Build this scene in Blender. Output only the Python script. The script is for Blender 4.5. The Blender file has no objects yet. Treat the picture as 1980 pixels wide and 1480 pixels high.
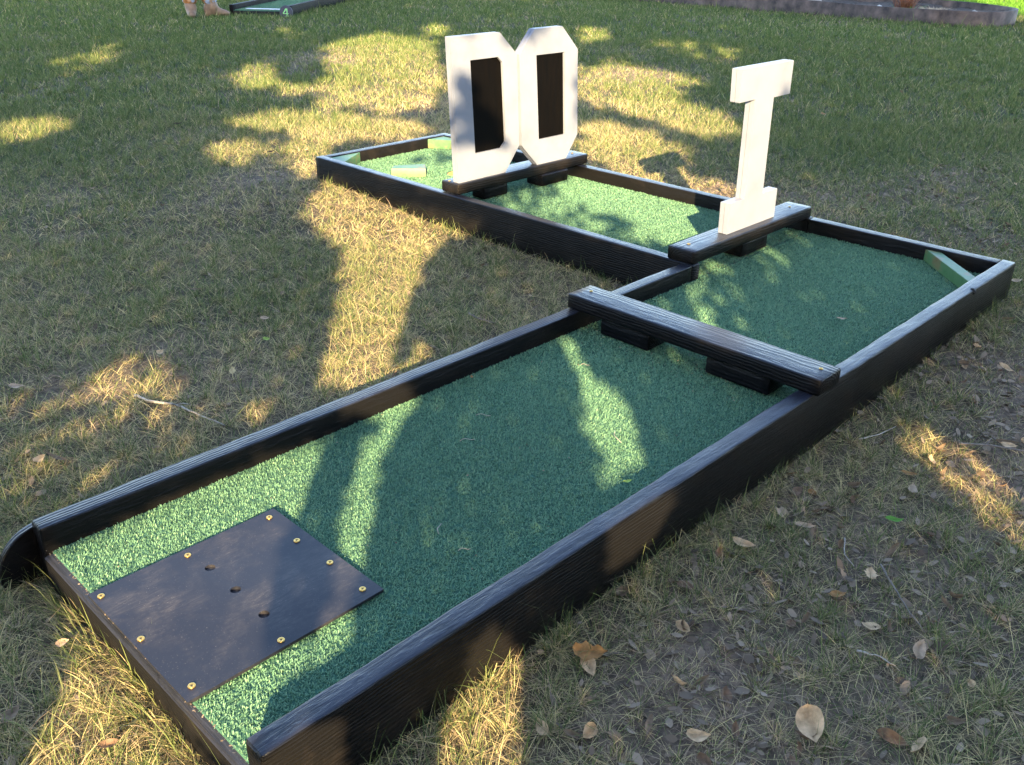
import bpy, bmesh, math, random
import numpy as np
from mathutils import Vector, Matrix
random.seed(7); rng = np.random.default_rng(11)
GD = (75000, 48000, 21000, 9500, 3300); NLEAF = 130; COVER = 4.2; LEAK = .03
SC = bpy.context.scene
COL = SC.collection
rad = math.radians

# ------------------------------------------------------------------ camera
cam_d = bpy.data.cameras.new('camera'); cam = bpy.data.objects.new('camera', cam_d); COL.objects.link(cam)
CX, CY, CZ = -0.33792, -0.76643, 0.96963
cam.matrix_world = Matrix(((0.70051273, 0.31343208, -0.64112576, CX), (-0.71356881, 0.32031707, -0.62307025, CY),
                           (0.01007332, 0.89395599, 0.44804154, CZ), (0, 0, 0, 1)))
cam_d.sensor_width = 36; cam_d.lens = 32.49; cam_d.clip_start = 0.02; cam_d.clip_end = 500
SC.camera = cam
# ------------------------------------------------------------------ world, sun, exposure
AZ, EL = rad(45.5), rad(21.5)            # direction the light travels over the ground, and its elevation
world = bpy.data.worlds.new('World'); SC.world = world; world.use_nodes = True
wn = world.node_tree.nodes; wl = world.node_tree.links
bg = wn['Background']; sky = wn.new('ShaderNodeTexSky'); sky.sky_type = 'NISHITA'; sky.sun_disc = False
sky.sun_elevation = EL
sun_to = Vector((-math.cos(AZ), -math.sin(AZ), 0))       # towards the sun
sky.sun_rotation = math.atan2(sun_to.x, sun_to.y) % (2 * math.pi)
sky.air_density = 0.75; sky.dust_density = 0.7; sky.ozone_density = 0.3
wl.new(sky.outputs[0], bg.inputs[0]); bg.inputs[1].default_value = 0.15
sd = bpy.data.lights.new('sun', 'SUN'); so = bpy.data.objects.new('sun', sd); COL.objects.link(so)
sd.energy = 5.0; sd.angle = rad(0.4); sd.color = (1.0, 0.765, 0.43)
ldir = Vector((math.cos(AZ) * math.cos(EL), math.sin(AZ) * math.cos(EL), -math.sin(EL)))
so.rotation_euler = ldir.to_track_quat('-Z', 'Y').to_euler(); so.location = (-6, -6, 6)
SC.view_settings.view_transform = 'Standard'; SC.view_settings.look = 'None'
SC.view_settings.exposure = 2.4; SC.view_settings.gamma = 1.0
SC.cycles.max_bounces = 6; SC.cycles.transparent_max_bounces = 4

# ------------------------------------------------------------------ helpers
def tag(o, label=None, cat=None, group=None, kind=None):
    if label: o['label'] = label
    if cat: o['category'] = cat
    if group: o['group'] = group
    if kind: o['kind'] = kind
    return o
def thing(name, label, cat, loc=(0, 0, 0), group=None):
    o = bpy.data.objects.new(name, None); COL.objects.link(o); o.location = loc; o.empty_display_size = .1
    return tag(o, label, cat, group)
def wloc(o):
    p = Vector(o.location)
    while o.parent: o = o.parent; p = p + Vector(o.location)
    return p
def link(name, me, parent=None, loc=None):
    o = bpy.data.objects.new(name, me); COL.objects.link(o)
    if parent is not None: o.parent = parent
    if loc is not None: o.location = loc
    return o
class MB:
    """collects shapes given in world coordinates, links them as one mesh object"""
    def __init__(s): s.v = []; s.f = []; s.m = []
    def add(s, vs, fs, mi=0):
        k = len(s.v); s.v += [tuple(v) for v in vs]; s.f += [tuple(i + k for i in f) for f in fs]; s.m += [mi] * len(fs); return s
    def build(s, name, mats, parent=None, smooth=False, loc=None):
        if not isinstance(mats, (list, tuple)): mats = [mats]
        base = wloc(parent) if parent is not None else Vector((0, 0, 0))
        org = base if loc is None else Vector(loc)
        me = bpy.data.meshes.new(name)
        me.from_pydata([tuple(Vector(v) - org) for v in s.v], [], s.f)
        for m in mats: me.materials.append(m)
        for p, mi in zip(me.polygons, s.m): p.material_index = mi; p.use_smooth = smooth
        me.update()
        return link(name, me, parent, org - base if parent is not None else org)
def sweep(mb, p0, p1, up, w, h, r=.004, step=.025, wob=.0003, seed=0, mi=0, seg=3, endw=0):
    """a timber: rounded rectangle (w across, h along up) swept from p0 to p1, centre line, slightly uneven"""
    p0, p1, up = Vector(p0), Vector(p1), Vector(up).normalized()
    ax = (p1 - p0); L = ax.length; ax.normalize(); sd_ = ax.cross(up).normalized()
    R = random.Random(seed + 1)
    prof = []
    for cx, cy, a0 in ((w / 2 - r, h / 2 - r, 0), (-w / 2 + r, h / 2 - r, 90), (-w / 2 + r, -h / 2 + r, 180), (w / 2 - r, -h / 2 + r, 270)):
        for k in range(seg + 1):
            a = rad(a0 + 90 * k / seg); prof.append((cx + r * math.cos(a), cy + r * math.sin(a)))
    n = len(prof); N = max(2, int(L / step)); ph = [(R.uniform(0, 6), R.uniform(0, 6)) for _ in range(n)]
    vs = []; fs = []
    ts = [0] + [L * i / N for i in range(N + 1)] + [L]
    for j, t in enumerate(ts):
        sc = 1.0
        if j == 0 or j == len(ts) - 1: sc = None
        for i, (a, b) in enumerate(prof):
            if sc is None:
                k1 = (w / 2 - r * .6) / (w / 2); a2, b2 = a * k1, b * ((h / 2 - r * .6) / (h / 2)); tt = t
            else:
                a2, b2 = a, b; tt = min(max(t, r * .6), L - r * .6)
                q = wob * (math.sin(t * 23 + ph[i // (seg + 1)][0]) + .6 * math.sin(t * 61 + ph[i // (seg + 1)][1]) + .5 * R.uniform(-1, 1))
                a2 += q * (1 if a > 0 else -1); b2 += q * .7 * (1 if b > 0 else -1)
            vs.append(p0 + ax * tt + sd_ * a2 + up * b2)
    M_ = len(ts)
    for j in range(M_ - 1):
        for i in range(n):
            fs.append((j * n + i, j * n + (i + 1) % n, (j + 1) * n + (i + 1) % n, (j + 1) * n + i))
    fs.append(tuple(range(n))[::-1]); fs.append(tuple((M_ - 1) * n + i for i in range(n)))
    fs = [f[::-1] for f in fs]
    mb.add(vs, fs, mi); return mb
def prism(mb, pts, z0, z1, bev=.002, mi=0):
    """vertical prism over a ground outline (counter-clockwise), top edge slightly eased"""
    n = len(pts); c = Vector((sum(p[0] for p in pts) / n, sum(p[1] for p in pts) / n))
    def ins(p):
        d_ = Vector(p) - c; return c + d_ * (1 - bev / max(d_.length, 1e-6) * 1.4)
    vs = [(p[0], p[1], z0) for p in pts] + [(p[0], p[1], z1 - bev) for p in pts] + [(*ins(p), z1) for p in pts]
    fs = [(i, (i + 1) % n, n + (i + 1) % n, n + i) for i in range(n)] + [(n + i, n + (i + 1) % n, 2 * n + (i + 1) % n, 2 * n + i) for i in range(n)]
    fs += [tuple(2 * n + i for i in range(n)), tuple(range(n))[::-1]]
    mb.add(vs, fs, mi); return mb
def ring(mb, c, ax, r0, r1, n=24, mi=0, dz=0):
    c = Vector(c); ax = Vector(ax).normalized(); u_ = ax.orthogonal().normalized(); v_ = ax.cross(u_)
    vs = []
    for k in range(n):
        a = 2 * math.pi * k / n; d_ = u_ * math.cos(a) + v_ * math.sin(a)
        vs += [c + d_ * r0 + ax * dz, c + d_ * r1]
    mb.add(vs, [(2 * k, 2 * k + 1, (2 * k + 3) % (2 * n), (2 * k + 2) % (2 * n)) for k in range(n)], mi)
def lathe(mb, c, prof, n=20, mi=0, ax=(0, 0, 1)):
    c = Vector(c); ax = Vector(ax).normalized(); u_ = ax.orthogonal().normalized(); v_ = ax.cross(u_)
    vs = []; fs = []
    for (r_, z_) in prof:
        for k in range(n):
            a = 2 * math.pi * k / n; vs.append(c + (u_ * math.cos(a) + v_ * math.sin(a)) * r_ + ax * z_)
    for j in range(len(prof) - 1):
        for k in range(n): fs.append((j * n + k, j * n + (k + 1) % n, (j + 1) * n + (k + 1) % n, (j + 1) * n + k))
    fs.append(tuple((len(prof) - 1) * n + k for k in range(n))); fs.append(tuple(range(n))[::-1])
    mb.add(vs, fs, mi)
def tube(mb, pts, rs, n=8, mi=0):
    pts = [Vector(p) for p in pts]; vs = []; fs = []
    for j, p in enumerate(pts):
        t_ = (pts[min(j + 1, len(pts) - 1)] - pts[max(j - 1, 0)]).normalized()
        u_ = t_.cross(Vector((.13, .21, .97))).normalized(); v_ = t_.cross(u_)
        for k in range(n):
            a = 2 * math.pi * k / n; vs.append(p + (u_ * math.cos(a) + v_ * math.sin(a)) * rs[j])
    for j in range(len(pts) - 1):
        for k in range(n): fs.append((j * n + k, (j + 1) * n + k, (j + 1) * n + (k + 1) % n, j * n + (k + 1) % n))
    fs.append(tuple(range(n))); fs.append(tuple((len(pts) - 1) * n + k for k in range(n))[::-1])
    mb.add(vs, fs, mi)
def np_mesh(name, V, F, mat, cols=None, smooth=True):
    """numpy mesh: V (n,3), F list of int arrays (m,k)"""
    me = bpy.data.meshes.new(name)
    V = np.ascontiguousarray(V, dtype=np.float32)
    me.vertices.add(len(V)); me.vertices.foreach_set('co', V.ravel())
    loops = np.concatenate([f.ravel() for f in F]).astype(np.int32)
    tot = np.concatenate([np.full(len(f), f.shape[1]) for f in F]).astype(np.int32)
    st = np.concatenate([[0], np.cumsum(tot)[:-1]]).astype(np.int32)
    me.loops.add(len(loops)); me.loops.foreach_set('vertex_index', loops)
    me.polygons.add(len(tot)); me.polygons.foreach_set('loop_start', st)
    me.polygons.foreach_set('use_smooth', np.full(len(tot), smooth, dtype=bool))
    me.update(calc_edges=True)
    if cols is not None:
        at = me.color_attributes.new('Col', 'FLOAT_COLOR', 'POINT')
        c = np.ones((len(V), 4), dtype=np.float32); c[:, :3] = cols; at.data.foreach_set('color', c.ravel())
    me.materials.append(mat)
    return me
# smooth value noise on numpy arrays
_perm = rng.random((64, 64))
def vnoise(x, y, s, o=0):
    x = np.asarray(x) / s + 17.3 * o + 100; y = np.asarray(y) / s + 5.1 * o + 100
    xi = np.floor(x).astype(int); yi = np.floor(y).astype(int); fx = x - xi; fy = y - yi
    fx = fx * fx * (3 - 2 * fx); fy = fy * fy * (3 - 2 * fy)
    g = lambda a, b: _perm[a % 64, b % 64]
    return (g(xi, yi) * (1 - fx) + g(xi + 1, yi) * fx) * (1 - fy) + (g(xi, yi + 1) * (1 - fx) + g(xi + 1, yi + 1) * fx) * fy

# ------------------------------------------------------------------ materials
def newmat(name):
    m = bpy.data.materials.new(name); m.use_nodes = True
    return m, m.node_tree.nodes, m.node_tree.links, m.node_tree.nodes['Principled BSDF']
def N(n, t, **k):
    x = n.new(t)
    for a, b in k.items(): setattr(x, a, b)
    return x
def ramp(n, l, src, stops):
    r = n.new('ShaderNodeValToRGB'); l.new(src, r.inputs[0])
    e = r.color_ramp.elements
    e[0].position, e[0].color = stops[0][0], (*stops[0][1], 1); e[1].position, e[1].color = stops[-1][0], (*stops[-1][1], 1)
    for p, c in stops[1:-1]:
        q = e.new(p); q.color = (*c, 1)
    return r.outputs[0]
def noise(n, l, vec, scale, detail=4, rough=.55, dist=0):
    t = n.new('ShaderNodeTexNoise'); t.inputs['Scale'].default_value = scale; t.inputs['Detail'].default_value = detail
    t.inputs['Roughness'].default_value = rough; t.inputs['Distortion'].default_value = dist
    if vec is not None: l.new(vec, t.inputs['Vector'])
    return t.outputs['Fac']
def objvec(n, l, scale=(1, 1, 1), loc=(0, 0, 0), rot=(0, 0, 0)):
    tc = n.new('ShaderNodeTexCoord'); mp = n.new('ShaderNodeMapping'); mp.inputs['Scale'].default_value = scale
    mp.inputs['Location'].default_value = loc; mp.inputs['Rotation'].default_value = rot
    l.new(tc.outputs['Object'], mp.inputs['Vector']); return mp.outputs[0]
def bump(n, l, h, strength, dist, prev=None):
    b = n.new('ShaderNodeBump'); b.inputs['Strength'].default_value = strength; b.inputs['Distance'].default_value = dist
    l.new(h, b.inputs['Height'])
    if prev is not None: l.new(prev, b.inputs['Normal'])
    return b.outputs[0]
def simple(name, col, rough=.6, nz=20, amt=.25, bs=.2, bd=.002, metal=0.0):
    m, n, l, p = newmat(name); v = objvec(n, l); f = noise(n, l, v, nz)
    c = ramp(n, l, f, [(.3, tuple(x * (1 - amt) for x in col)), (.7, tuple(min(1, x * (1 + amt)) for x in col))])
    l.new(c, p.inputs['Base Color']); p.inputs['Roughness'].default_value = rough; p.inputs['Metallic'].default_value = metal
    l.new(bump(n, l, noise(n, l, v, nz * 4), bs, bd), p.inputs['Normal']); return m
def painted_timber(name, axis, base=(.0076, .0072, .0074), dusty=(.030, .023, .018), rough=.27, gs=1.0, off=0.0, gb=.25):
    """black painted pine: growth rings about the timber's axis show as grain lines through the paint"""
    m, n, l, p = newmat(name)
    sc = [38 * gs, 38 * gs, 38 * gs]; sc[axis] = 1.6
    v = objvec(n, l, tuple(sc), (off, off * .7, off * .3))
    tc = n.new('ShaderNodeTexCoord')
    wv = N(n, 'ShaderNodeTexWave', wave_type='RINGS', rings_direction='XYZ'[axis], wave_profile='SIN')
    mp = n.new('ShaderNodeMapping'); s2 = [1, 1, 1]; s2[axis] = .25; mp.inputs['Scale'].default_value = s2
    lo = [.013 + off * .01] * 3; lo[axis] = off; mp.inputs['Location'].default_value = lo
    l.new(tc.outputs['Object'], mp.inputs['Vector']); l.new(mp.outputs[0], wv.inputs['Vector'])
    wv.inputs['Scale'].default_value = 48; wv.inputs['Distortion'].default_value = 5.5; wv.inputs['Detail'].default_value = 3
    wv.inputs['Detail Scale'].default_value = 1.2; wv.inputs['Detail Roughness'].default_value = .6
    g = noise(n, l, v, 4, 5, .65, .6)
    mx = N(n, 'ShaderNodeMath', operation='MULTIPLY_ADD'); l.new(wv.outputs['Fac'], mx.inputs[0]); mx.inputs[1].default_value = .55
    l.new(g, mx.inputs[2])
    vo = objvec(n, l)
    d1 = noise(n, l, vo, 7, 6, .7); d2 = noise(n, l, vo, 600, 2, .5)
    mm = N(n, 'ShaderNodeMath', operation='MULTIPLY'); l.new(ramp(n, l, d1, [(.52, (0, 0, 0)), (.75, (1, 1, 1))]), mm.inputs[0]); l.new(d2, mm.inputs[1])
    spk = ramp(n, l, d2, [(.68, (0, 0, 0)), (.74, (.6, .6, .6))])
    ad = N(n, 'ShaderNodeMath', operation='ADD', use_clamp=True); l.new(mm.outputs[0], ad.inputs[0]); l.new(spk, ad.inputs[1])
    mix = N(n, 'ShaderNodeMixRGB'); mix.inputs[1].default_value = (*base, 1); mix.inputs[2].default_value = (*dusty, 1); l.new(ad.outputs[0], mix.inputs[0])
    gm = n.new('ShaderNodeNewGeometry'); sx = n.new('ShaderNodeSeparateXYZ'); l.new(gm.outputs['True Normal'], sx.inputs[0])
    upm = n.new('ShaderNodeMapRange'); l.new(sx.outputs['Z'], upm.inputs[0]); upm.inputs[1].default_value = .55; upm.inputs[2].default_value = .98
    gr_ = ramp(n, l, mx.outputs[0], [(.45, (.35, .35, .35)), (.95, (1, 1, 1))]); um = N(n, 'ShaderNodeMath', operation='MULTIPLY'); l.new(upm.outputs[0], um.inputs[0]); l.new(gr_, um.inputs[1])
    mix2 = N(n, 'ShaderNodeMixRGB'); l.new(um.outputs[0], mix2.inputs[0]); l.new(mix.outputs[0], mix2.inputs[1]); mix2.inputs[2].default_value = (.020, .022, .034, 1)  # upward faces tinted blue: sky sheen painted into the base colour
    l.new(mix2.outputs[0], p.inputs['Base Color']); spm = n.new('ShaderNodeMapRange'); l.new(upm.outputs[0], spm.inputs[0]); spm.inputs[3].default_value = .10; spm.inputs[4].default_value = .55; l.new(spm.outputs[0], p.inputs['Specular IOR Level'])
    rr = n.new('ShaderNodeMapRange'); l.new(d1, rr.inputs[0]); rr.inputs[3].default_value = rough - .08; rr.inputs[4].default_value = rough + .2
    l.new(rr.outputs[0], p.inputs['Roughness'])
    b1 = bump(n, l, mx.outputs[0], .75, .0016); b2 = bump(n, l, noise(n, l, vo, 160, 3), .25, .0006, b1)
    l.new(b2, p.inputs['Normal']); return m
TX = painted_timber('black_timber_lengthwise', 0)
TY = painted_timber('black_timber_crosswise', 1)
TX2 = painted_timber('black_timber_crossbar', 0, base=(.007, .0065, .0068), rough=.26, off=.37, gb=.7)
TY2 = painted_timber('black_timber_crossbar_grain', 1, base=(.006, .006, .0075), rough=.26, off=.61, gb=.7)
def lane_timber(e): return TX if abs(e[0]) > abs(e[1]) else TY

def white_paint(name):
    m, n, l, p = newmat(name); v = objvec(n, l)
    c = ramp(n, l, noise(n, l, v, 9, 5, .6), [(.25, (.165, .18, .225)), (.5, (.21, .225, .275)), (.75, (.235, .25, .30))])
    l.new(c, p.inputs['Base Color']); p.inputs['Roughness'].default_value = .42
    v2 = objvec(n, l, (120, 30, 14))
    l.new(bump(n, l, noise(n, l, v2, 3, 4), .18, .0008), p.inputs['Normal']); return m
WHITE = white_paint('white_letter_paint')
def black_panel():
    m, n, l, p = newmat('black_panel_paint'); v = objvec(n, l, (30, 8, 3))
    c = ramp(n, l, noise(n, l, v, 3, 5, .65), [(.35, (.0014, .0012, .0011)), (.8, (.0032, .0022, .0014))])
    l.new(c, p.inputs['Base Color']); p.inputs['Roughness'].default_value = .6; p.inputs['Specular IOR Level'].default_value = .06
    l.new(bump(n, l, noise(n, l, v, 9, 4), .3, .0008), p.inputs['Normal']); return m
PANEL = black_panel()
def green_block():
    m, n, l, p = newmat('green_block_paint'); v = objvec(n, l)
    a = noise(n, l, v, 14, 6, .7)
    c = ramp(n, l, a, [(.35, (.055, .15, .052)), (.52, (.09, .19, .08)), (.58, (.17, .16, .07)), (.75, (.16, .10, .045))])
    l.new(c, p.inputs['Base Color']); p.inputs['Roughness'].default_value = .45
    l.new(bump(n, l, noise(n, l, objvec(n, l, (30, 120, 120)), 3, 4), .3, .001), p.inputs['Normal']); return m
GREENB = green_block()
def mat_rubber():
    m, n, l, p = newmat('tee_mat_rubber'); v = objvec(n, l)
    sc1 = noise(n, l, objvec(n, l, (9, 34, 1), rot=(0, 0, .62)), 3, 7, .75, 1.2); d = noise(n, l, v, 9, 6, .68); sp = noise(n, l, v, 420, 2)
    a = N(n, 'ShaderNodeMath', operation='MULTIPLY'); l.new(ramp(n, l, d, [(.45, (0, 0, 0)), (.72, (1, 1, 1))]), a.inputs[0]); l.new(ramp(n, l, sc1, [(.45, (.15, .15, .15)), (.75, (1, 1, 1))]), a.inputs[1])
    b = N(n, 'ShaderNodeMath', operation='ADD', use_clamp=True); l.new(a.outputs[0], b.inputs[0]); l.new(ramp(n, l, sp, [(.66, (0, 0, 0)), (.73, (.7, .7, .7))]), b.inputs[1])
    mx = N(n, 'ShaderNodeMixRGB'); mx.inputs[1].default_value = (.014, .015, .023, 1); mx.inputs[2].default_value = (.11, .095, .085, 1); l.new(b.outputs[0], mx.inputs[0])
    l.new(mx.outputs[0], p.inputs['Base Color']); p.inputs['Roughness'].default_value = .42; p.inputs['Specular IOR Level'].default_value = .38
    l.new(bump(n, l, noise(n, l, v, 60, 5), .12, .001), p.inputs['Normal']); return m
RUBBER = mat_rubber()
BRASS = simple('brass_screw', (.85, .52, .14), .28, 200, .1, .1, .0005, .9)
DARK = simple('dark_recess', (.012, .011, .010), .8, 30)
SHEET = simple('turf_backing', (.035, .11, .070), .95, 60)
MULCH = simple('dark_mulch_soil', (.06, .045, .035), .95, 25, .5, .8, .02)
EDGE = simple('weathered_steel_edging', (.085, .060, .048), .6, 9, .75, .3, .004, .25)
STONE = simple('grey_stone', (.30, .28, .25), .8, 12, .3, .6, .01)
BARK = simple('tree_bark', (.12, .09, .07), .9, 18, .4, .9, .02)
TWIG = simple('twig_bark', (.20, .16, .13), .85, 60, .35, .6, .002)
PALETWIG = simple('pale_twig_bark', (.42, .36, .30), .85, 60, .35, .6, .002)
LIME = simple('lime_number_paint', (.35, .75, .28), .5, 60, .1)
SLATE = simple('navy_disc_paint', (.06, .06, .09), .5, 40, .2)
WHITEM = simple('white_marker_paint', (.8, .8, .82), .5, 40, .05)
CUPM = simple('tan_cup_liner', (.55, .30, .08), .5, 40, .2)

def attr_mat(name, trans=.3, rough=.7, spec=.3, vein=False):
    m, n, l, p = newmat(name); a = N(n, 'ShaderNodeAttribute', attribute_name='Col'); col = a.outputs['Color']
    l.new(col, p.inputs['Base Color']); p.inputs['Roughness'].default_value = rough
    p.inputs['Specular IOR Level'].default_value = spec
    if vein:
        v = objvec(n, l); f = noise(n, l, v, 260, 4, .7); g2 = noise(n, l, v, 60, 4, .65)
        r1 = ramp(n, l, g2, [(.3, (.55, .5, .45)), (.7, (1.15, 1.12, 1.1))]); mm = N(n, 'ShaderNodeMixRGB', blend_type='MULTIPLY'); mm.inputs[0].default_value = 1
        l.new(col, mm.inputs[1]); l.new(r1, mm.inputs[2]); col = mm.outputs[0]; l.new(col, p.inputs['Base Color']); l.new(bump(n, l, f, .6, .002), p.inputs['Normal'])
    if trans > 0:
        t = n.new('ShaderNodeBsdfTranslucent'); l.new(col, t.inputs['Color'])
        mx = n.new('ShaderNodeMixShader'); mx.inputs[0].default_value = trans
        l.new(p.outputs[0], mx.inputs[1]); l.new(t.outputs[0], mx.inputs[2]); l.new(mx.outputs[0], n['Material Output'].inputs[0])
    return m
GRASSM = attr_mat('grass_blades', .3, .7, .12)
TURFM = attr_mat('artificial_turf_fibre', .25, .6, .2)
LEAFM = attr_mat('dry_leaf', .2, .7, .2, True)
LITTERM = attr_mat('leaf_litter', .1, .8, .2)
SCREENM = attr_mat('tree_leaf', .12, .5, .4)

# ------------------------------------------------------------------ layout numbers (metres)
W, XN, L1, L2, T = .592, 1.782, 2.478, 2.4145, .038
ZT, ZR, ZB = .060, .106, -.035           # turf, rail top, rail bottom
FX, FY, RX, RY = .717, .697, .697, -.717 # viewing direction over the ground and its right
def DXof(x, y): return (x - CX) * FX + (y - CY) * FY, (x - CX) * RX + (y - CY) * RY
def XYof(D, X): return CX + D * FX + X * RX, CY + D * FY + X * RY
def gz(x, y):
    x = np.asarray(x, float); y = np.asarray(y, float)
    z = (vnoise(x, y, 1.7, 1) - .5) * .03 + (vnoise(x, y, .35, 2) - .5) * .012
    z = z + .030 * np.exp(-((x + .12) ** 2 + (y - .35) ** 2) / .12) + .028 * np.exp(-((x - 1.7) ** 2 + (y - 2.3) ** 2) / .2)
    z = z - .018 * np.exp(-((x - 1.3) ** 2 + (y + .1) ** 2) / .15)
    D, X = DXof(x, y)
    z = z + .003 * np.clip((D - 3), 0, 12) * vnoise(x, y, 5, 3) - .005
    return z - .01
def g1(x, y): return float(gz(x, y))

# ------------------------------------------------------------------ ground
def in_course(x, y, m=0.0):
    a = (x > -m) & (x < L1 + m) & (y > -T - m) & (y < W + T + m)
    b = (x > XN - m) & (x < L1 + m) & (y > W - m) & (y < L2 + m)
    return a | b
ex, ey, nx_, ny_ = .80, .60, -.60, .80    # fourth lane: along, across
L4 = (5.625, 8.43)
def in_l4(x, y, m=0.0):
    a = (x - L4[0]) * ex + (y - L4[1]) * ey; b = (x - L4[0]) * nx_ + (y - L4[1]) * ny_
    return (a > -m) & (a < 2.5 + m) & (b > -m) & (b < .70 + m)
bed_line = [(10.45, 9.6), (10.46, 8.6), (10.47, 7.3), (10.46, 6.1), (10.45, 5.35), (10.44, 4.67), (10.36, 4.0), (10.36, 3.5), (10.44, 3.15), (10.60, 2.93), (10.84, 2.83), (11.12, 2.83), (11.38, 2.95), (11.60, 3.2), (11.74, 3.55), (11.82, 4.1), (11.85, 5.2), (11.86, 6.5), (11.86, 9.6)]
def in_poly(x, y, poly):
    x = np.asarray(x); y = np.asarray(y); r_ = np.zeros(x.shape, bool); n = len(poly)
    for i in range(n):
        x0, y0 = poly[i]; x1, y1 = poly[(i + 1) % n]
        if y0 == y1: continue
        r_ ^= ((y0 > y) != (y1 > y)) & (x < (x1 - x0) * (y - y0) / (y1 - y0) + x0)
    return r_
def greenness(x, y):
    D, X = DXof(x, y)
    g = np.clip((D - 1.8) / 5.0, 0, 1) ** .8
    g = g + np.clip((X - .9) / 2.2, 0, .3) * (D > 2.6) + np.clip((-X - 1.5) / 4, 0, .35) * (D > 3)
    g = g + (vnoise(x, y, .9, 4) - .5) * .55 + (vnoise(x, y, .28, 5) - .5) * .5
    lit = np.exp(-(((X + .1) / 1.2) ** 2 + ((D - 5.2) / 2.5) ** 2)); g = g - .8 * lit  # sunlit swath painted in: grass turned to straw colour where the sun falls
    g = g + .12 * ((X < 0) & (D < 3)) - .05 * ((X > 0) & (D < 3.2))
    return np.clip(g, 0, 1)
def bare(x, y):
    """how much soil shows: the worn lower right, a worn line behind the letters, small patches"""
    D, X = DXof(x, y)
    b = np.clip((X - .05) / .5, 0, 1) * np.clip((3.0 - D) / 1.4, 0, 1) * .22
    for (cx_, cy_, sx, sy, a) in ((.62, -.24, .16, .10, .9), (1.62, -.42, .22, .12, 1.0), (.99, -.36, .2, .15, .5), (5.2, 3.35, .5, .35, .9), (4.6, 4.3, .5, .4, .7), (3.9, 5.6, .5, .4, .6), (1.65, 2.62, .2, .15, .6), (.45, 1.25, .25, .2, .45), (9.7, 4.2, .8, .3, .5), (8.9, 5.4, .8, .35, .5), (1.9, -.28, .3, .1, .4)):
        b = b + a * np.exp(-((x - cx_) / sx) ** 2 - ((y - cy_) / sy) ** 2)
    b = b + np.clip(vnoise(x, y, .5, 7) - .62, 0, 1) * 1.6 + np.clip(vnoise(x, y, .17, 8) - .66, 0, 1) * 1.2
    return np.clip(b, 0, 1)
def build_ground():
    xs = np.concatenate([[-90, -40, -20, -10, -6, -4], np.arange(-3, 6, .06), np.arange(6, 16, .2), [17, 19, 22, 27, 35, 50, 90, 150]])
    ys = np.concatenate([[-90, -40, -20, -10, -6, -4], np.arange(-3, 6, .06), np.arange(6, 16, .2), [17, 19, 22, 27, 35, 50, 90, 150]])
    XX, YY = np.meshgrid(xs, ys, indexing='ij'); n, m_ = XX.shape
    Z = gz(XX, YY); far = (np.abs(XX) > 25) | (np.abs(YY) > 25); Z[far] = 0
    V = np.stack([XX.ravel(), YY.ravel(), Z.ravel()], 1)
    idx = np.arange(n * m_).reshape(n, m_)
    F = np.stack([idx[:-1, :-1].ravel(), idx[1:, :-1].ravel(), idx[1:, 1:].ravel(), idx[:-1, 1:].ravel()], 1)
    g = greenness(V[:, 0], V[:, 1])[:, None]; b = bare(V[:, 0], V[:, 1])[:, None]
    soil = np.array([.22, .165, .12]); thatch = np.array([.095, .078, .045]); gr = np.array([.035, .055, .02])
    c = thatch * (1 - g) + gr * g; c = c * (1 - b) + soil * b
    m, nd, l, p = newmat('lawn_soil'); a = N(nd, 'ShaderNodeAttribute', attribute_name='Col'); v = objvec(nd, l)
    f = noise(nd, l, v, 55, 6, .75); f2 = noise(nd, l, v, 9, 5, .6)
    r1 = ramp(nd, l, f, [(.3, (.10, .10, .10)), (.75, (1.7, 1.55, 1.45))]); r2 = ramp(nd, l, f2, [(.3, (.75, .75, .75)), (.7, (1.2, 1.2, 1.2))])
    m1 = N(nd, 'ShaderNodeMixRGB', blend_type='MULTIPLY'); m1.inputs[0].default_value = 1; l.new(a.outputs['Color'], m1.inputs[1]); l.new(r1, m1.inputs[2])
    m2 = N(nd, 'ShaderNodeMixRGB', blend_type='MULTIPLY'); m2.inputs[0].default_value = 1; l.new(m1.outputs[0], m2.inputs[1]); l.new(r2, m2.inputs[2])
    l.new(m2.outputs[0], p.inputs['Base Color']); p.inputs['Roughness'].default_value = .95
    l.new(bump(nd, l, f, .9, .012), p.inputs['Normal'])
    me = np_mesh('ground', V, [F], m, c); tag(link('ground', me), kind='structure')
build_ground()

# ------------------------------------------------------------------ blades of grass
def blades(P, Lh, wd, az, t0, t1, col, seg=3, roll=None):
    n = len(P); rows = []
    dirh = np.stack([np.cos(az), np.sin(az), np.zeros(n)], 1)
    ra = az + np.pi / 2 + (rng.normal(0, .5, n) if roll is None else roll)
    side = np.stack([np.cos(ra), np.sin(ra), rng.normal(0, .25, n)], 1)
    p = P.copy(); V = []
    for s_ in range(seg + 1):
        f = s_ / seg; w = wd * (1 - f ** 1.6) * .5
        if s_ == seg: V.append(p[:, None, :])
        else: V.append(np.stack([p - side * w[:, None], p + side * w[:, None]], 1))
        t = t0 + (t1 - t0) * (s_ + .5) / seg
        p = p + (dirh * np.sin(t)[:, None] + np.array([0, 0, 1.0]) * np.cos(t)[:, None]) * (Lh / seg)[:, None]
        gzz = P[:, 2] + .002; p[:, 2] = np.maximum(p[:, 2], gzz)
    V = np.concatenate(V, 1); k = V.shape[1]
    base = (np.arange(n) * k)[:, None]
    Q = [base + np.array([[2 * s_, 2 * s_ + 1, 2 * s_ + 3, 2 * s_ + 2]]) for s_ in range(seg - 1)]
    Tt = base + np.array([[2 * (seg - 1), 2 * (seg - 1) + 1, 2 * seg]])
    C = np.repeat(col, k, 0)
    return V.reshape(-1, 3), (np.concatenate(Q, 0) if Q else np.zeros((0, 4), int)), Tt, C
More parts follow.
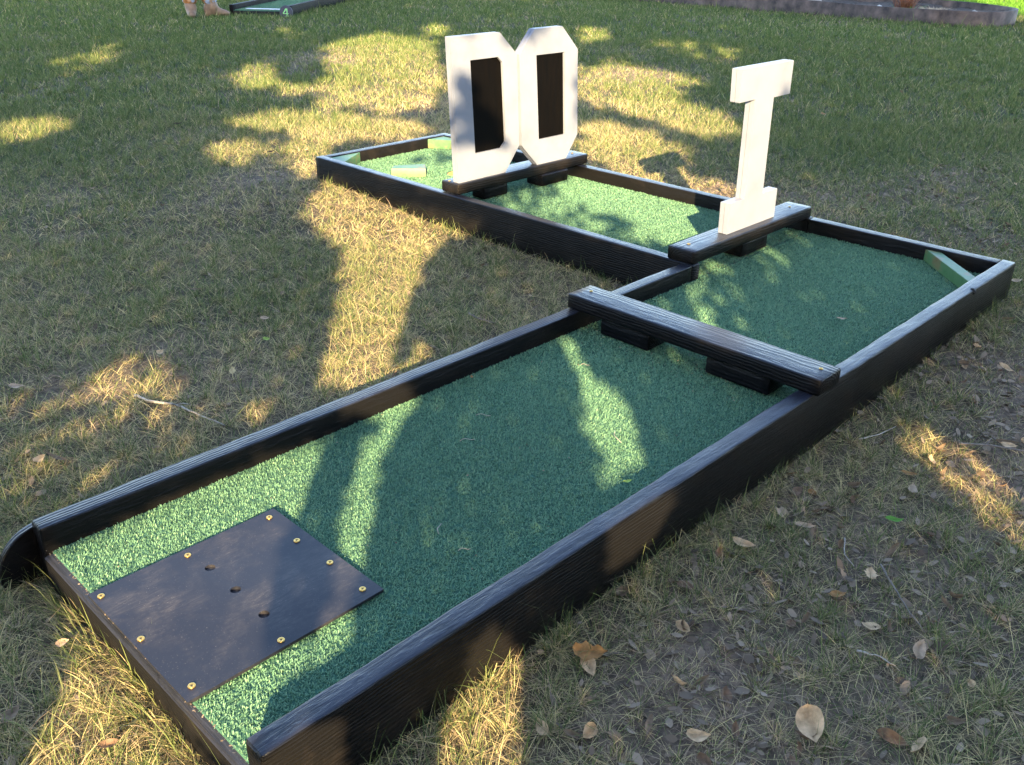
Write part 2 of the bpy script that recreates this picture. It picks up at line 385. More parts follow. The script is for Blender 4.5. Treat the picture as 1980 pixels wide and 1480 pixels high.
def blocked(x, y):
    return in_course(x, y, -.004) | in_l4(x, y, 0) | in_poly(x, y, bed_line)
def build_grass():
    VV = []; QQ = []; TT = []; CC = []; off = 0
    zones = [(.35, 1.7, GD[0], .00115, .034, 3, 3), (1.7, 3.0, GD[1], .0014, .034, 3, 3), (3.0, 5.2, GD[2], .0021, .034, 3, 2), (5.2, 9.0, GD[3], .0034, .036, 2, 2), (9.0, 18.5, GD[4], .0062, .040, 2, 2)]
    for (d0, d1, dens, wd, ln, seg, _) in zones:
        half = .64 * d1 + .95
        nn = int((d1 - d0) * 2 * half * dens)
        D = rng.uniform(d0, d1, nn); X = rng.uniform(-half, half, nn)
        # gather most blades in tufts
        x, y = XYof(D, X)
        k = rng.random(nn) < .55; ts = .05 if d1 < 6 else .10
        cxx = np.round(x / ts); cyy = np.round(y / ts)
        h1 = np.modf(np.sin(cxx * 12.9898 + cyy * 78.233) * 43758.5453)[0]; h2 = np.modf(np.sin(cxx * 39.346 + cyy * 11.135) * 24634.63)[0]
        tx = (cxx + h1 * .8) * ts; ty = (cyy + h2 * .8) * ts
        x = np.where(k, tx + rng.normal(0, ts * .13, nn), x); y = np.where(k, ty + rng.normal(0, ts * .13, nn), y)
        D, X = DXof(x, y)
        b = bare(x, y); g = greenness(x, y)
        dn = np.clip(.62 + .9 * vnoise(x, y, .14, 9), 0, 1) * (1 - .38 * b)
        keep = (rng.random(nn) < dn) & (np.abs(X) < .64 * D + .95) & ~blocked(x, y) & (D > .3)
        x, y, D, X, b, g, k, tx, ty = [q[keep] for q in (x, y, D, X, b, g, k, tx, ty)]; n = len(x)
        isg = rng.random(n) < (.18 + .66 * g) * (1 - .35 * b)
        edge = (~in_course(x, y, -.004)) & in_course(x, y, .035)
        Lh = ln * rng.lognormal(0, .38, n) * np.where(isg, 1.0, .95) * (1 - .3 * b)
        tall = (rng.random(n) < .02); Lh = np.where(tall, Lh * 1.5, Lh)
        Lh = np.where(edge & isg, Lh * 1.25, Lh)
        t0 = np.where(isg, rng.uniform(.1, .8, n), rng.uniform(.5, 1.35, n)); t1 = np.where(isg, t0 + rng.uniform(.1, 1.0, n), rng.uniform(1.2, 1.75, n))
        t0 = np.where(D > 4.5, t0 * .75, t0); t1 = np.where(D > 4.5, t1 * .75, t1)
        az = np.where(k & (rng.random(n) < .7), np.arctan2(y - ty, x - tx) + rng.normal(0, .5, n), rng.uniform(-np.pi, np.pi, n))
        az = np.where((x < 0) & (x > -.06) & (y < W + .05) & (np.cos(az) > 0), np.pi - az, az)
        z = gz(x, y) - .003
        P = np.stack([x, y, z], 1)
        wdv = wd * rng.uniform(.6, 1.35, n) * np.where(isg, 1.1, .85)
        j = rng.random((n, 1)); j2 = rng.random((n, 1))
        gcol = np.array([[.055, .105, .032]]) * (1 - j) + np.array([[.25, .27, .10]]) * j
        gcol = gcol * (1 - .6 * (j2 > .8)) + np.array([[.30, .31, .14]]) * .6 * (j2 > .8)
        gcol = gcol * (1 - .25 * np.clip((D[:, None] - 4) / 5, 0, 1) * np.array([[.6, .2, .8]]))
        vv = ((x > 11.0) & (DXof(x, y)[1] > 6.0))[:, None]; gcol = np.where(vv, gcol * np.array([[.95, 1.55, .6]]), gcol); isg = isg | (vv[:, 0] & (rng.random(n) < .9))
        scol = np.array([[.38, .31, .17]]) * (1 - j) + np.array([[.84, .68, .33]]) * j
        br = np.array([[.34, .25, .17]]); q = ((j2 < .25) | ((j2 < .5) & (b[:, None] > .3)))
        scol = np.where(q, br * (.7 + 1.1 * j), scol)
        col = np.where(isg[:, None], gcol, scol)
        V, Q, Tt, C = blades(P, Lh, wdv, az, t0, t1, col, seg)
        VV.append(V); QQ.append(Q + off); TT.append(Tt + off); CC.append(C); off += len(V)
    me = np_mesh('grass', np.concatenate(VV), [np.concatenate(QQ), np.concatenate(TT)], GRASSM, np.concatenate(CC))
    print('grass faces', len(me.polygons))
    tag(link('grass', me), 'lawn grass, green blades mixed with dry straw', 'grass', kind='stuff')
build_grass()

# ------------------------------------------------------------------ leaf litter
def litter():
    n = 30000
    x, y = XYof(rng.uniform(.5, 4.2, n), rng.uniform(-1.8, 2.6, n)); D, X = DXof(x, y); b = bare(x, y)
    keep = (rng.random(n) < .05 + 1.3 * b * (X > 0)) & ~in_course(x, y, .0)
    x, y = x[keep], y[keep]; 
    xb = rng.uniform(1.22, 1.47, 420); yb = rng.uniform(.0, W, 420); x = np.concatenate([x, xb, rng.uniform(1.83, 2.4, 260), rng.uniform(.005, 1.6, 160), rng.uniform(.0, .008, 160)])
    y = np.concatenate([y, yb, rng.normal(W + .005, .012, 260), rng.uniform(.0, W, 160), rng.uniform(0, W, 160)])
    n = len(x); onc = np.arange(n) >= n - 1000
    s = np.where(onc, rng.uniform(.0008, .0024, n), rng.uniform(.004, .013, n)); a = rng.uniform(0, 6.28, n); z = np.where(onc, ZT + .0075, gz(x, y) + rng.uniform(.001, .012, n))
    el_ = rng.uniform(.25, .6, n)
    c, sn = np.cos(a), np.sin(a); tl = rng.normal(0, .4, n); tl2 = rng.normal(0, .4, n)
    V = []
    for (u_, v_) in ((-1, 0), (-.3, 1), (.5, .8), (1, 0), (.4, -1), (-.5, -.8)):
        uu = u_ * s; vv = v_ * s * el_
        V.append(np.stack([x + c * uu - sn * vv, y + sn * uu + c * vv, z + uu * tl + vv * tl2], 1))
    V = np.stack(V, 1).reshape(-1, 3); base = (np.arange(n) * 6)[:, None]
    F = np.concatenate([base + np.array([[0, 1, 2, 3]]), base + np.array([[0, 3, 4, 5]])])
    j = rng.random((n, 1)); col = np.array([[.085, .062, .045]]) * (1 - j) + np.array([[.36, .27, .19]]) * j
    me = np_mesh('leaf_litter', V, [F], LITTERM, np.repeat(col, 6, 0), False)
    tag(link('leaf_litter', me), 'crumbled dry leaf litter over the bare soil', 'leaf litter', kind='stuff')
litter()

# ------------------------------------------------------------------ artificial turf
def turf_mesh(name, rects, z, parent, holes=(), dens=(170000, 90000), seed=3, lay=1.0):
    VV = []; FF = []; CC = []; off = 0
    for (x0, x1, y0, y1) in rects:
        A = (x1 - x0) * (y1 - y0); n = int(A * dens[0]); x = rng.uniform(x0, x1, n); y = rng.uniform(y0, y1, n)
        D, X = DXof(x, y); pr = np.clip(1.9 / D, dens[1] / dens[0], 1) ; k = rng.random(n) < pr
        # rows where the pile parts, and worn spots
        k &= ~((np.abs(y - W - .0) < .004) & (rng.random(n) < .9))
        for (hx, hy, hr) in holes: k &= (x - hx) ** 2 + (y - hy) ** 2 > hr ** 2
        x, y, D = x[k], y[k], D[k]; n = len(x)
        sc = np.clip(D / 1.6, 1, 1.7)
        L_ = rng.uniform(.004, .0075, n) ; a = rng.uniform(0, 6.283, n); t = rng.uniform(.3, 1.25, n)
        lean = np.stack([np.sin(t) * np.cos(a) + .12, np.sin(t) * np.sin(a) - .05, np.cos(t)], 1) * L_[:, None]
        sa = a + np.pi / 2 + rng.normal(0, .6, n); w = .00075 * sc
        S = np.stack([np.cos(sa), np.sin(sa), np.zeros(n)], 1) * w[:, None]
        P = np.stack([x, y, np.full(n, z - .001)], 1)
        V = np.stack([P - S, P + S, P + lean * .6 + S * .9 + [0, 0, .0006], P + lean * .6 - S * .9 + [0, 0, .0006], P + lean + np.array([0, 0, -.0012])], 1)
        base = (np.arange(n) * 5)[:, None] + off
        VV.append(V.reshape(-1, 3)); FF.append((base + np.array([[0, 1, 2, 3]]), base + np.array([[3, 2, 4]]))); off += n * 5
        j = rng.random((n, 1)); big = vnoise(x, y, .35, 12)[:, None]
        c = TG0 * (1 - j) + TG1 * j
        c = np.where(rng.random((n, 1)) < .1, TG2, c) * (.88 + .24 * big)
        CC.append(np.repeat(c, 5, 0))
    F4 = np.concatenate([f[0] for f in FF]); F3 = np.concatenate([f[1] for f in FF])
    V = np.concatenate(VV); b = wloc(parent); V = V - np.array(b)
    me = np_mesh(name, V, [F4, F3], TURFM, np.concatenate(CC))
    return link(name, me, parent)
TG0 = np.array([[.110, .235, .145]]); TG1 = np.array([[.200, .365, .215]]); TG2 = np.array([[.25, .40, .23]])

def screw(name, c, parent, r=.0065, n=20):
    mb = MB(); lathe(mb, c, [(r * .98, 0), (r, .0008), (r * .92, .0016), (r * .5, .0011), (r * .42, .0006), (.0001, .0005)], n)
    o = mb.build(name, BRASS, parent, True, loc=c)
    m2 = MB(); R = random.Random(int(c[0] * 1e4)); a0 = R.uniform(0, 1)
    pts = []
    for k in range(12):
        a = a0 + 2 * math.pi * k / 12; rr = r * (.36 if k % 2 else .2); pts.append((c[0] + rr * math.cos(a), c[1] + rr * math.sin(a), c[2] + .0013))
    m2.add(pts, [tuple(range(12))]); m2.build('screw_recess', DARK, o)
    return o

# ---- near lane
near = thing('putting_lane', 'long straight green lane with black timber rails and a rubber tee, nearest the camera', 'mini golf lane', (0, 0, 0))
def rail(parent, p0, p1, seed, mat, h=ZR - ZB, w=T, top=ZR, name='rail', label=None, wob=.00035):
    mb = MB(); z = top - h / 2
    sweep(mb, (p0[0], p0[1], z), (p1[0], p1[1], z), (0, 0, 1), w, h, r=.0045, seed=seed, wob=wob)
    o = mb.build(name, mat, parent, True); 
    if label: o['label'] = label
    return o
def smooth_by_angle(o, a=40):
    me = o.data
    for p in me.polygons: p.use_smooth = True
    try: me.set_sharp_from_angle(angle=rad(a))
    except Exception: pass
R1 = rail(near, (.006, -T / 2), (L1 + .001, -T / 2), 1, TX, wob=.0005)
R2 = rail(near, (0, W + T / 2), (XN - .0005, W + T / 2), 2, TX, top=ZR - .0005)
R3 = rail(near, (L1 - T / 2 - .001, .0006), (L1 - T / 2 - .001, W - .001), 3, TY, top=ZR - .001)
mb = MB(); prism(mb, [(-.004, .001), (L1 - T - .002, .001), (L1 - T - .002, W - .001), (-.004, W - .001)], -.02, ZT - .004, .003); mb.build('base_board', painted_timber('black_plywood', 1, gs=2, rough=.6, off=.2), near)
mb = MB(); prism(mb, [(.010, .002), (L1 - T - .003, .002), (L1 - T - .003, W + .0), (.010, W + .0)], ZT - .0045, ZT - .001, .001); mb.build('turf_backing', SHEET, near)
HOLES = [(.161, .365, .008), (.162, .290, .008), (.161, .212, .008)]
turf_mesh('turf', [(.010, L1 - T - .002, .0015, W - .001)], ZT, near, holes=[(hx, hy, .02) for hx, hy, _ in HOLES])
kb = MB(); lathe(kb, (2.165, -.0335, ZR - .0065), [(.002, -.006), (.008, -.003), (.010, .002), (.006, .007), (.001, .008)], 9, ax=(.2, -.6, .7)); kb.build('knot', DARK, near)
# half-sunk number disc beside the left rail's near end
mb = MB(); lathe(mb, (.012, W + T + .0008, .016), [(.0745, 0), (.076, .0015), (.076, .0125), (.0745, .014)], 64, ax=(-.03, 1, 0)); o = mb.build('number_disc', TX2, near, True); smooth_by_angle(o)
for c in ((1.0, -.02), (1.9, -.019)): pass

# ---- rear lane
rear = thing('putting_lane', 'shorter green lane behind, turning left under the white letters to a hole cup', 'mini golf lane', (XN, W, 0))
rail(rear, (XN + T / 2, W + .0005), (XN + T / 2, L2), 4, TY, top=ZR - .0002)
rail(rear, (L1 - T / 2, W + .0005), (L1 - T / 2, L2 - T - .0005), 5, TY)
rail(rear, (XN + T + .0005, L2 - T / 2), (L1, L2 - T / 2), 6, TX, top=ZR - .0008)
CUP = (2.145, 1.95, .052)
def deck_with_hole(x0, x1, y0, y1, z0, z1, hole, name, mat, parent):
    hx, hy, hr = hole; mb = MB(); a = hr * 1.6
    def bx(ax0, ax1, ay0, ay1):
        mb.add([(ax0, ay0, z1), (ax1, ay0, z1), (ax1, ay1, z1), (ax0, ay1, z1)], [(0, 1, 2, 3)])
    bx(x0, x1, y0, hy - a); bx(x0, x1, hy + a, y1); bx(x0, hx - a, hy - a, hy + a); bx(hx + a, x1, hy - a, hy + a)
    n = 32; vs = []; 
    for k in range(n):
        t = 2 * math.pi * k / n; c, s = math.cos(t), math.sin(t); q = a / max(abs(c), abs(s))
        vs += [(hx + c * hr, hy + s * hr, z1), (hx + c * q, hy + s * q, z1), (hx + c * hr, hy + s * hr, z0)]
    fs = []
    for k in range(n):
        i, j = 3 * k, 3 * ((k + 1) % n); fs += [(i, i + 1, j + 1, j), (i + 2, i, j, j + 2)]
    mb.add(vs, fs)
    mb.add([(x0, y0, z0), (x1, y0, z0), (x1, y1, z0), (x0, y1, z0), (x0, y0, z1), (x1, y0, z1), (x1, y1, z1), (x0, y1, z1)], [(0, 4, 5, 1)][::1] + [(1, 5, 6, 2), (2, 6, 7, 3), (3, 7, 4, 0)])
    return mb.build(name, mat, parent)
deck_with_hole(XN + T + .001, L1 - T - .001, W + .001, L2 - T - .001, -.02, ZT - .004, CUP, 'base_board', DARK, rear)
deck_with_hole(XN + T + .001, L1 - T - .001, W + .003, L2 - T - .001, ZT - .0035, ZT - .001, CUP, 'turf_backing', SHEET, rear)
turf_mesh('turf', [(XN + T + .001, L1 - T - .001, W + .003, L2 - T - .001)], ZT, rear, holes=[(CUP[0], CUP[1], CUP[2] + .001)])
mb = MB(); lathe(mb, (CUP[0], CUP[1], -.03), [(CUP[2] - .001, 0), (CUP[2] - .001, ZT + .03 - .002), (CUP[2] - .004, ZT + .03 - .002), (CUP[2] - .004, .006)], 32); mb.build('hole_cup', CUPM, rear, True)

# ---- tee mat
mat_ = thing('tee_mat', 'flat black rubber tee mat screwed down at the near end of the long lane', 'tee mat', (.16, .285, ZT))
def tee():
    x0, x1, y0, y1 = .001, .319, .1355, .4345; zt = ZT + .0095; zb = ZT + .0045
    xs = sorted(set([x0, x1] + [q for h in HOLES for q in (h[0] - .012, h[0] + .012)])); cx = .1613
    mb = MB(); a = .012
    ys = [y0] + [q for h in sorted(HOLES, key=lambda h: h[1]) for q in (h[1] - a, h[1] + a)] + [y1]
    nseg = 12
    def sag(x, y): return .0012 * math.sin(x * 17 + 1) * math.sin(y * 21) - .002 * math.exp(-((x - x0) / .05) ** 2) * (y - y0)
    def quad(ax0, ax1, ay0, ay1):
        n1 = max(1, int((ax1 - ax0) / .02)); n2 = max(1, int((ay1 - ay0) / .02)); vs = []; fs = []
        for i in range(n1 + 1):
            for j in range(n2 + 1):
                X_, Y_ = ax0 + (ax1 - ax0) * i / n1, ay0 + (ay1 - ay0) * j / n2; vs.append((X_, Y_, zt + sag(X_, Y_)))
        for i in range(n1):
            for j in range(n2): k = i * (n2 + 1) + j; fs.append((k, k + n2 + 1, k + n2 + 2, k + 1))
        mb.add(vs, fs)
    quad(x0, cx - a, y0, y1); quad(cx + a, x1, y0, y1)
    for i in range(0, len(ys), 2): quad(cx - a, cx + a, ys[i], ys[i + 1])
    for (hx, hy, hr) in HOLES:
        n = 24; vs = []
        for k in range(n):
            t = 2 * math.pi * k / n; c, s = math.cos(t), math.sin(t); q = a / max(abs(c), abs(s))
            zz = zt + sag(hx, hy)
            vs += [(cx + c * hr, hy + s * hr, zz), (cx + c * q, hy + s * q, zt + sag(cx + c * q, hy + s * q)), (cx + c * hr, hy + s * hr, zb - .004)]
        mb.add(vs, [f for k in range(n) for f in ((3 * k, 3 * k + 1, 3 * ((k + 1) % n) + 1, 3 * ((k + 1) % n)), (3 * k + 2, 3 * k, 3 * ((k + 1) % n), 3 * ((k + 1) % n) + 2))])
    # rim
    per = [(x0 + (x1 - x0) * i / 16, y0) for i in range(16)] + [(x1, y0 + (y1 - y0) * i / 16) for i in range(16)] + [(x1 - (x1 - x0) * i / 16, y1) for i in range(16)] + [(x0, y1 - (y1 - y0) * i / 16) for i in range(16)]
    vs = [(px, py, zt + sag(px, py)) for px, py in per] + [(px, py, zb) for px, py in per]; n = len(per)
    mb.add(vs, [(i, (i + 1) % n, n + (i + 1) % n, n + i)[::-1] for i in range(n)])
    mb.add([(x0, y0, zb), (x1, y0, zb), (x1, y1, zb), (x0, y1, zb)], [(3, 2, 1, 0)])
    o = mb.build('rubber_sheet', RUBBER, mat_, True); smooth_by_angle(o, 30)
    for (sx, sy) in ((.013, .416), (.152, .417), (.299, .416), (.295, .329), (.299, .244), (.296, .157), (.149, .149), (.019, .158), (.013, .289)):
        screw('brass_screw', (sx, sy, zt + sag(sx, sy) + .0002), mat_, .0052)
    for (hx, hy, hr) in HOLES:
        m2 = MB(); ring(m2, (cx, hy, ZT - .001), (0, 0, 1), .0001, hr * 1.3); m2.build('hole_floor', DARK, mat_)
tee()

# ---- crossbars
def block(mb, x0, x1, y0, y1, z0, z1, axis, seed):
    if axis == 0: sweep(mb, (x0, (y0 + y1) / 2, (z0 + z1) / 2), (x1, (y0 + y1) / 2, (z0 + z1) / 2), (0, 0, 1), y1 - y0, z1 - z0, r=.005, seed=seed)
    else: sweep(mb, ((x0 + x1) / 2, y0, (z0 + z1) / 2), ((x0 + x1) / 2, y1, (z0 + z1) / 2), (0, 0, 1), x1 - x0, z1 - z0, r=.005, seed=seed)
    return mb
BT = ZR + .0385
fb = thing('crossbar_obstacle', 'plain black timber crossbar on two blocks spanning the long lane, without a letter', 'crossbar', (1.3375, W / 2, ZR), group='black timber crossbars over the lanes')
mb = block(MB(), 1.293, 1.382, -.050, W + .038, ZR + .0006, BT, 1, 11); mb.build('crossbar', TY2, fb, True)
mb = block(MB(), 1.303, 1.375, .385, .530, ZT + .003, ZR + .0002, 1, 12); mb.build('riser_block', TY2, fb, True)
mb = block(MB(), 1.303, 1.375, .066, .226, ZT + .003, ZR + .0002, 1, 13); mb.build('riser_block', TY2, fb, True)
screw('bar_screw', (1.345, W + .006, BT + .0002), fb, .004); screw('bar_screw', (1.345, -.022, BT + .0002), fb, .0042)

def extr(mb, outer, y0, y1, hole=None, ease=.0015, shear=(0, 0)):
    """upright board: outline in x,z, thickness from y0 (front) to y1"""
    def P(p, y): return (p[0] + shear[0] * (p[1] - shear[1]), y, p[1])
    n = len(outer)
    if hole is None:
        vs = [P(p, y0) for p in outer] + [P(p, y1) for p in outer]
        fs = [tuple(range(n)), tuple(range(n, 2 * n))[::-1]] + [(i, n + i, n + (i + 1) % n, (i + 1) % n) for i in range(n)]
        mb.add(vs, fs); return
    m_ = len(hole)
    bmx = bmesh.new()
    vo = [bmx.verts.new(P(p, y0)) for p in outer]; vh = [bmx.verts.new(P(p, y0)) for p in hole]
    eo = [bmx.edges.new((vo[i], vo[(i + 1) % n])) for i in range(n)]; eh = [bmx.edges.new((vh[i], vh[(i + 1) % m_])) for i in range(m_)]
    bmesh.ops.triangle_fill(bmx, use_beauty=True, use_dissolve=False, edges=eo + eh)
    bmx.verts.index_update(); V0 = [tuple(v.co) for v in bmx.verts]; F0 = [tuple(v.index for v in f.verts) for f in bmx.faces if f.normal.length > 0]
    F0 = [f if bmx.faces else f for f in F0]
    k = len(V0)
    nrm = []
    for f in F0:
        a, b, c = [Vector(V0[i]) for i in f[:3]]; nrm.append(f if (b - a).cross(c - a).y < 0 else f[::-1])
    vs = V0 + [(x_, y1, z_) for (x_, _, z_) in V0]
    fs = nrm + [tuple(i + k for i in f[::-1]) for f in nrm]
    fs += [(i, k + i, k + (i + 1) % n, (i + 1) % n) for i in range(n)]
    fs += [(n + i, n + (i + 1) % m_, k + n + (i + 1) % m_, k + n + i) for i in range(m_)]
    mb.add(vs, fs); bmx.free()
def eased(o, w=.0014):
    bmx = bmesh.new(); bmx.from_mesh(o.data); bmesh.ops.remove_doubles(bmx, verts=bmx.verts, dist=1e-6); bmesh.ops.recalc_face_normals(bmx, faces=bmx.faces)
    es = [e for e in bmx.edges if len(e.link_faces) == 2 and e.calc_face_angle(0) > .5]
    bmesh.ops.bevel(bmx, geom=es, offset=w, segments=2, affect='EDGES', clamp_overlap=True); bmx.to_mesh(o.data); bmx.free()
    smooth_by_angle(o, 35); return o
SH = (-.055, BT)
def up(pts, dz=.06): return [(x_, z_ + dz) for x_, z_ in pts]
# I
ib = thing('letter_obstacle', 'black crossbar carrying the single tall white letter I, at the turn of the course', 'letter sign', (2.12, W + .045, ZR), group='white letter signs on black crossbars')
mb = block(MB(), XN + .001, 2.452, W + .001, W + .090, ZR + .0006, BT, 0, 14); mb.build('crossbar', TX2, ib, True)
mb = block(MB(), 2.055, 2.200, W + .008, W + .076, ZT + .003, ZR + .0002, 0, 15); mb.build('riser_block', TX2, ib, True)
screw('bar_screw', (1.835, W + .055, BT + .0002), ib, .005); screw('bar_screw', (2.395, W + .05, BT + .0002), ib, .004)
lx = 1.989
I_out = up([(lx, .0845), (lx + .268, .0845), (lx + .270, .176), (lx + .184, .176), (lx + .190, .458), (lx + .280, .458), (lx + .283, .553), (lx + .004, .553), (lx + .006, .463), (lx + .088, .463), (lx + .080, .178), (lx + .001, .178)])
mb = MB(); extr(mb, I_out, W + .0265, W + .0435, shear=SH); o = mb.build('letter_front', WHITE, ib); eased(o); o['label'] = 'white letter I with wide flat ends'
mb = MB(); extr(mb, [(a + .0005, b) for a, b in I_out], W + .0440, W + .0590, shear=SH); o = mb.build('letter_back_board', WHITE, ib); eased(o)
# D O
DY = 1.5844
db = thing('letter_obstacle', 'black crossbar carrying the white letters D and O side by side, further back', 'letter sign', (2.15, DY + .045, ZR), group='white letter signs on black crossbars')
mb = block(MB(), 1.803, 2.497, DY, DY + .089, ZR + .0006, BT, 0, 16); mb.build('crossbar', TX2, db, True)
mb = block(MB(), 1.94, 2.060, DY + .012, DY + .078, ZT + .003, ZR + .0002, 0, 17); mb.build('riser_block', TX2, db, True)
mb = block(MB(), 2.225, 2.375, DY - .006, DY + .074, ZT + .003, ZR + .0002, 0, 18); mb.build('riser_block', TX2, db, True)
screw('bar_screw', (1.815, DY + .06, BT + .0002), db, .005); screw('bar_screw', (2.46, DY + .05, BT + .0002), db, .005)
Dp = up([(1.815, .0845), (2.045, .0845), (2.1205, .172), (2.1205, .490), (2.040, .567), (1.815, .567)])
Dh = up([(1.900, .176), (2.028, .176), (2.051, .198), (2.047, .468), (2.027, .488), (1.897, .488)])
Op = up([(2.213, .0845), (2.376, .0845), (2.443, .170), (2.443, .482), (2.358, .567), (2.212, .567), (2.1315, .488), (2.1315, .170)])
Oh = up([(2.2245, .178), (2.370, .178), (2.368, .477), (2.218, .478)])
for nm, P_, H_, lb, yy in (('letter_front', Dp, Dh, 'white letter D with a black centre', DY + .0095), ('letter_front', Op, Oh, 'white eight-sided letter O with a black centre', DY + .0085)):
    mb = MB(); extr(mb, P_, yy, yy + .012, H_, shear=SH); o = mb.build(nm, WHITE, db); eased(o, .0011); o['label'] = lb
    mb = MB(); extr(mb, P_, yy + .0124, yy + .030, shear=SH); o = mb.build('letter_back_board', WHITE, db); eased(o, .0012)
    mx_ = sum(p[0] for p in H_) / len(H_); mz_ = sum(p[1] for p in H_) / len(H_)
    mb = MB(); extr(mb, [(mx_ + (a - mx_) * .995, mz_ + (b - mz_) * .998) for a, b in H_], yy + .0085, yy + .0126, shear=SH); mb.build('centre_panel', PANEL, db)

# ---- green blocks
def gblock(pts, z1, label, seed, slope=0):
    c = (sum(p[0] for p in pts) / len(pts), sum(p[1] for p in pts) / len(pts), ZT)
    if sum(pts[i][0] * pts[(i + 1) % len(pts)][1] - pts[(i + 1) % len(pts)][0] * pts[i][1] for i in range(len(pts))) < 0: pts = pts[::-1]
    mb = MB(); prism(mb, pts, ZT + .002, z1, .0015)
    o = mb.build('green_block', GREENB, None, False, loc=c); eased(o, .001)
    return tag(o, label, 'wooden block', 'green painted corner blocks')
gblock([(2.4375, .205), (2.4395, .158), (2.292, .003), (2.240, .0035)], ZT + .037, 'long pale green block set diagonally across the right-hand corner of the near lane', 1)
gblock([(1.8215, 2.3755), (1.975, 2.3750), (1.8215, 2.275)], ZT + .041, 'triangular green block filling the far left corner of the rear lane', 2)
gblock([(2.4385, 2.3750), (2.345, 2.3752), (2.4388, 2.24)], ZT + .041, 'triangular green block with orange scuffs in the back corner behind the letter D', 3)
gblock([(1.905, 2.085), (1.945, 2.115), (2.052, 2.052), (2.000, 1.988)][::1], ZT + .036, 'loose scuffed green wedge standing on the turf left of the letter D', 4)

# ------------------------------------------------------------------ lane number four, far left
lane4 = thing('putting_lane', 'distant black-railed green lane with a round number 4 disc, at the top left', 'mini golf lane', (L4[0], L4[1], 0))
TX4 = painted_timber('black_timber_far', 0, base=(.004, .004, .006), rough=.5); LW = .66
def l4p(a, b): return (L4[0] + ex * a + nx_ * b, L4[1] + ey * a + ny_ * b)
GZ4 = g1(*l4p(.2, .3))
for b in (T / 2, LW - T / 2 + .02):
    mb = MB(); p, q = l4p(0, b), l4p(2.45, b); z = (.112 - .02) / 2; sweep(mb, (*p, z), (*q, z), (0, 0, 1), T, .132, r=.004, step=.1, seed=int(b * 99)); mb.build('rail', TX4, lane4, True)
mb = MB(); p, q = l4p(2.47, 0), l4p(2.47, LW + .02); sweep(mb, (*p, .046), (*q, .046), (0, 0, 1), T, .13, r=.004, step=.1, seed=5); mb.build('rail', TX4, lane4, True)
mb = MB(); prism(mb, [l4p(0, T + .001), l4p(2.44, T + .001), l4p(2.44, LW - T + .019), l4p(0, LW - T + .019)], -.02, .052, .003); mb.build('base_board', DARK, lane4)
mb = MB(); prism(mb, [l4p(.008, T + .002), l4p(2.44, T + .002), l4p(2.44, LW - T + .018), l4p(.008, LW - T + .018)], .0525, .057, .001); mb.build('turf_backing', SHEET, lane4)
n = 26000; a = rng.uniform(.01, 2.43, n); b = rng.uniform(T + .003, LW - T + .016, n)
px, py = L4[0] + ex * a + nx_ * b, L4[1] + ey * a + ny_ * b
P = np.stack([px, py, np.full(n, .056)], 1); j = rng.random((n, 1)); c4 = TG0 * (1 - j) + TG1 * j + .02
V, Q, Tt, C = blades(P, rng.uniform(.008, .013, n), np.full(n, .005), rng.uniform(0, 6.28, n), rng.uniform(.1, .9, n), rng.uniform(.5, 1.2, n), c4, 2)
me = np_mesh('turf', V - np.array(wloc(lane4)), [Q, Tt], TURFM, C); link('turf', me, lane4)
mb = MB(); prism(mb, [l4p(.10, .16), l4p(.17, .16), l4p(.17, .54), l4p(.10, .54)], .064, .068, .001); mb.build('tee_line', WHITEM, lane4)
dc = Vector((*l4p(-.022, .030), .048)); ax4 = Vector((-ex, -ey, 0))
mb = MB(); lathe(mb, dc, [(.070, 0), (.073, .003), (.073, .013), (.070, .016)], 40, ax=ax4); o = mb.build('number_disc', SLATE, lane4, True); smooth_by_angle(o)
# the numeral, a slab with serifed foot
side4 = Vector((ey, -ex, 0)).normalized() * 1.0  # to the viewer's right
def num_pt(u_, v_, d_): return dc + side4 * u_ + Vector((0, 0, v_)) + ax4 * (.016 + d_)
mb = MB()
def strip(pts):
    n_ = len(pts); vs = [num_pt(u_, v_, .004) for u_, v_ in pts] + [num_pt(u_, v_, .0002) for u_, v_ in pts]
    mb.add(vs, [tuple(range(n_))] + [(i, n_ + i, n_ + (i + 1) % n_, (i + 1) % n_) for i in range(n_)])
strip([(.006, .042), (.018, .042), (.018, -.028), (.006, -.028)])
strip([(.0055, .042), (-.004, .042), (-.034, -.002), (-.026, -.006), (.0055, .030)])
strip([(-.034, -.0025), (-.034, -.013), (.0055, -.013), (.0055, -.0065), (-.026, -.0065)])
strip([(.0185, -.0065), (.028, -.0065), (.028, -.013), (.0185, -.013)])
strip([(-.004, -.0285), (.028, -.0285), (.028, -.037), (-.004, -.037)])
num = mb.build('numeral_four', LIME, bpy.data.objects[o.name])

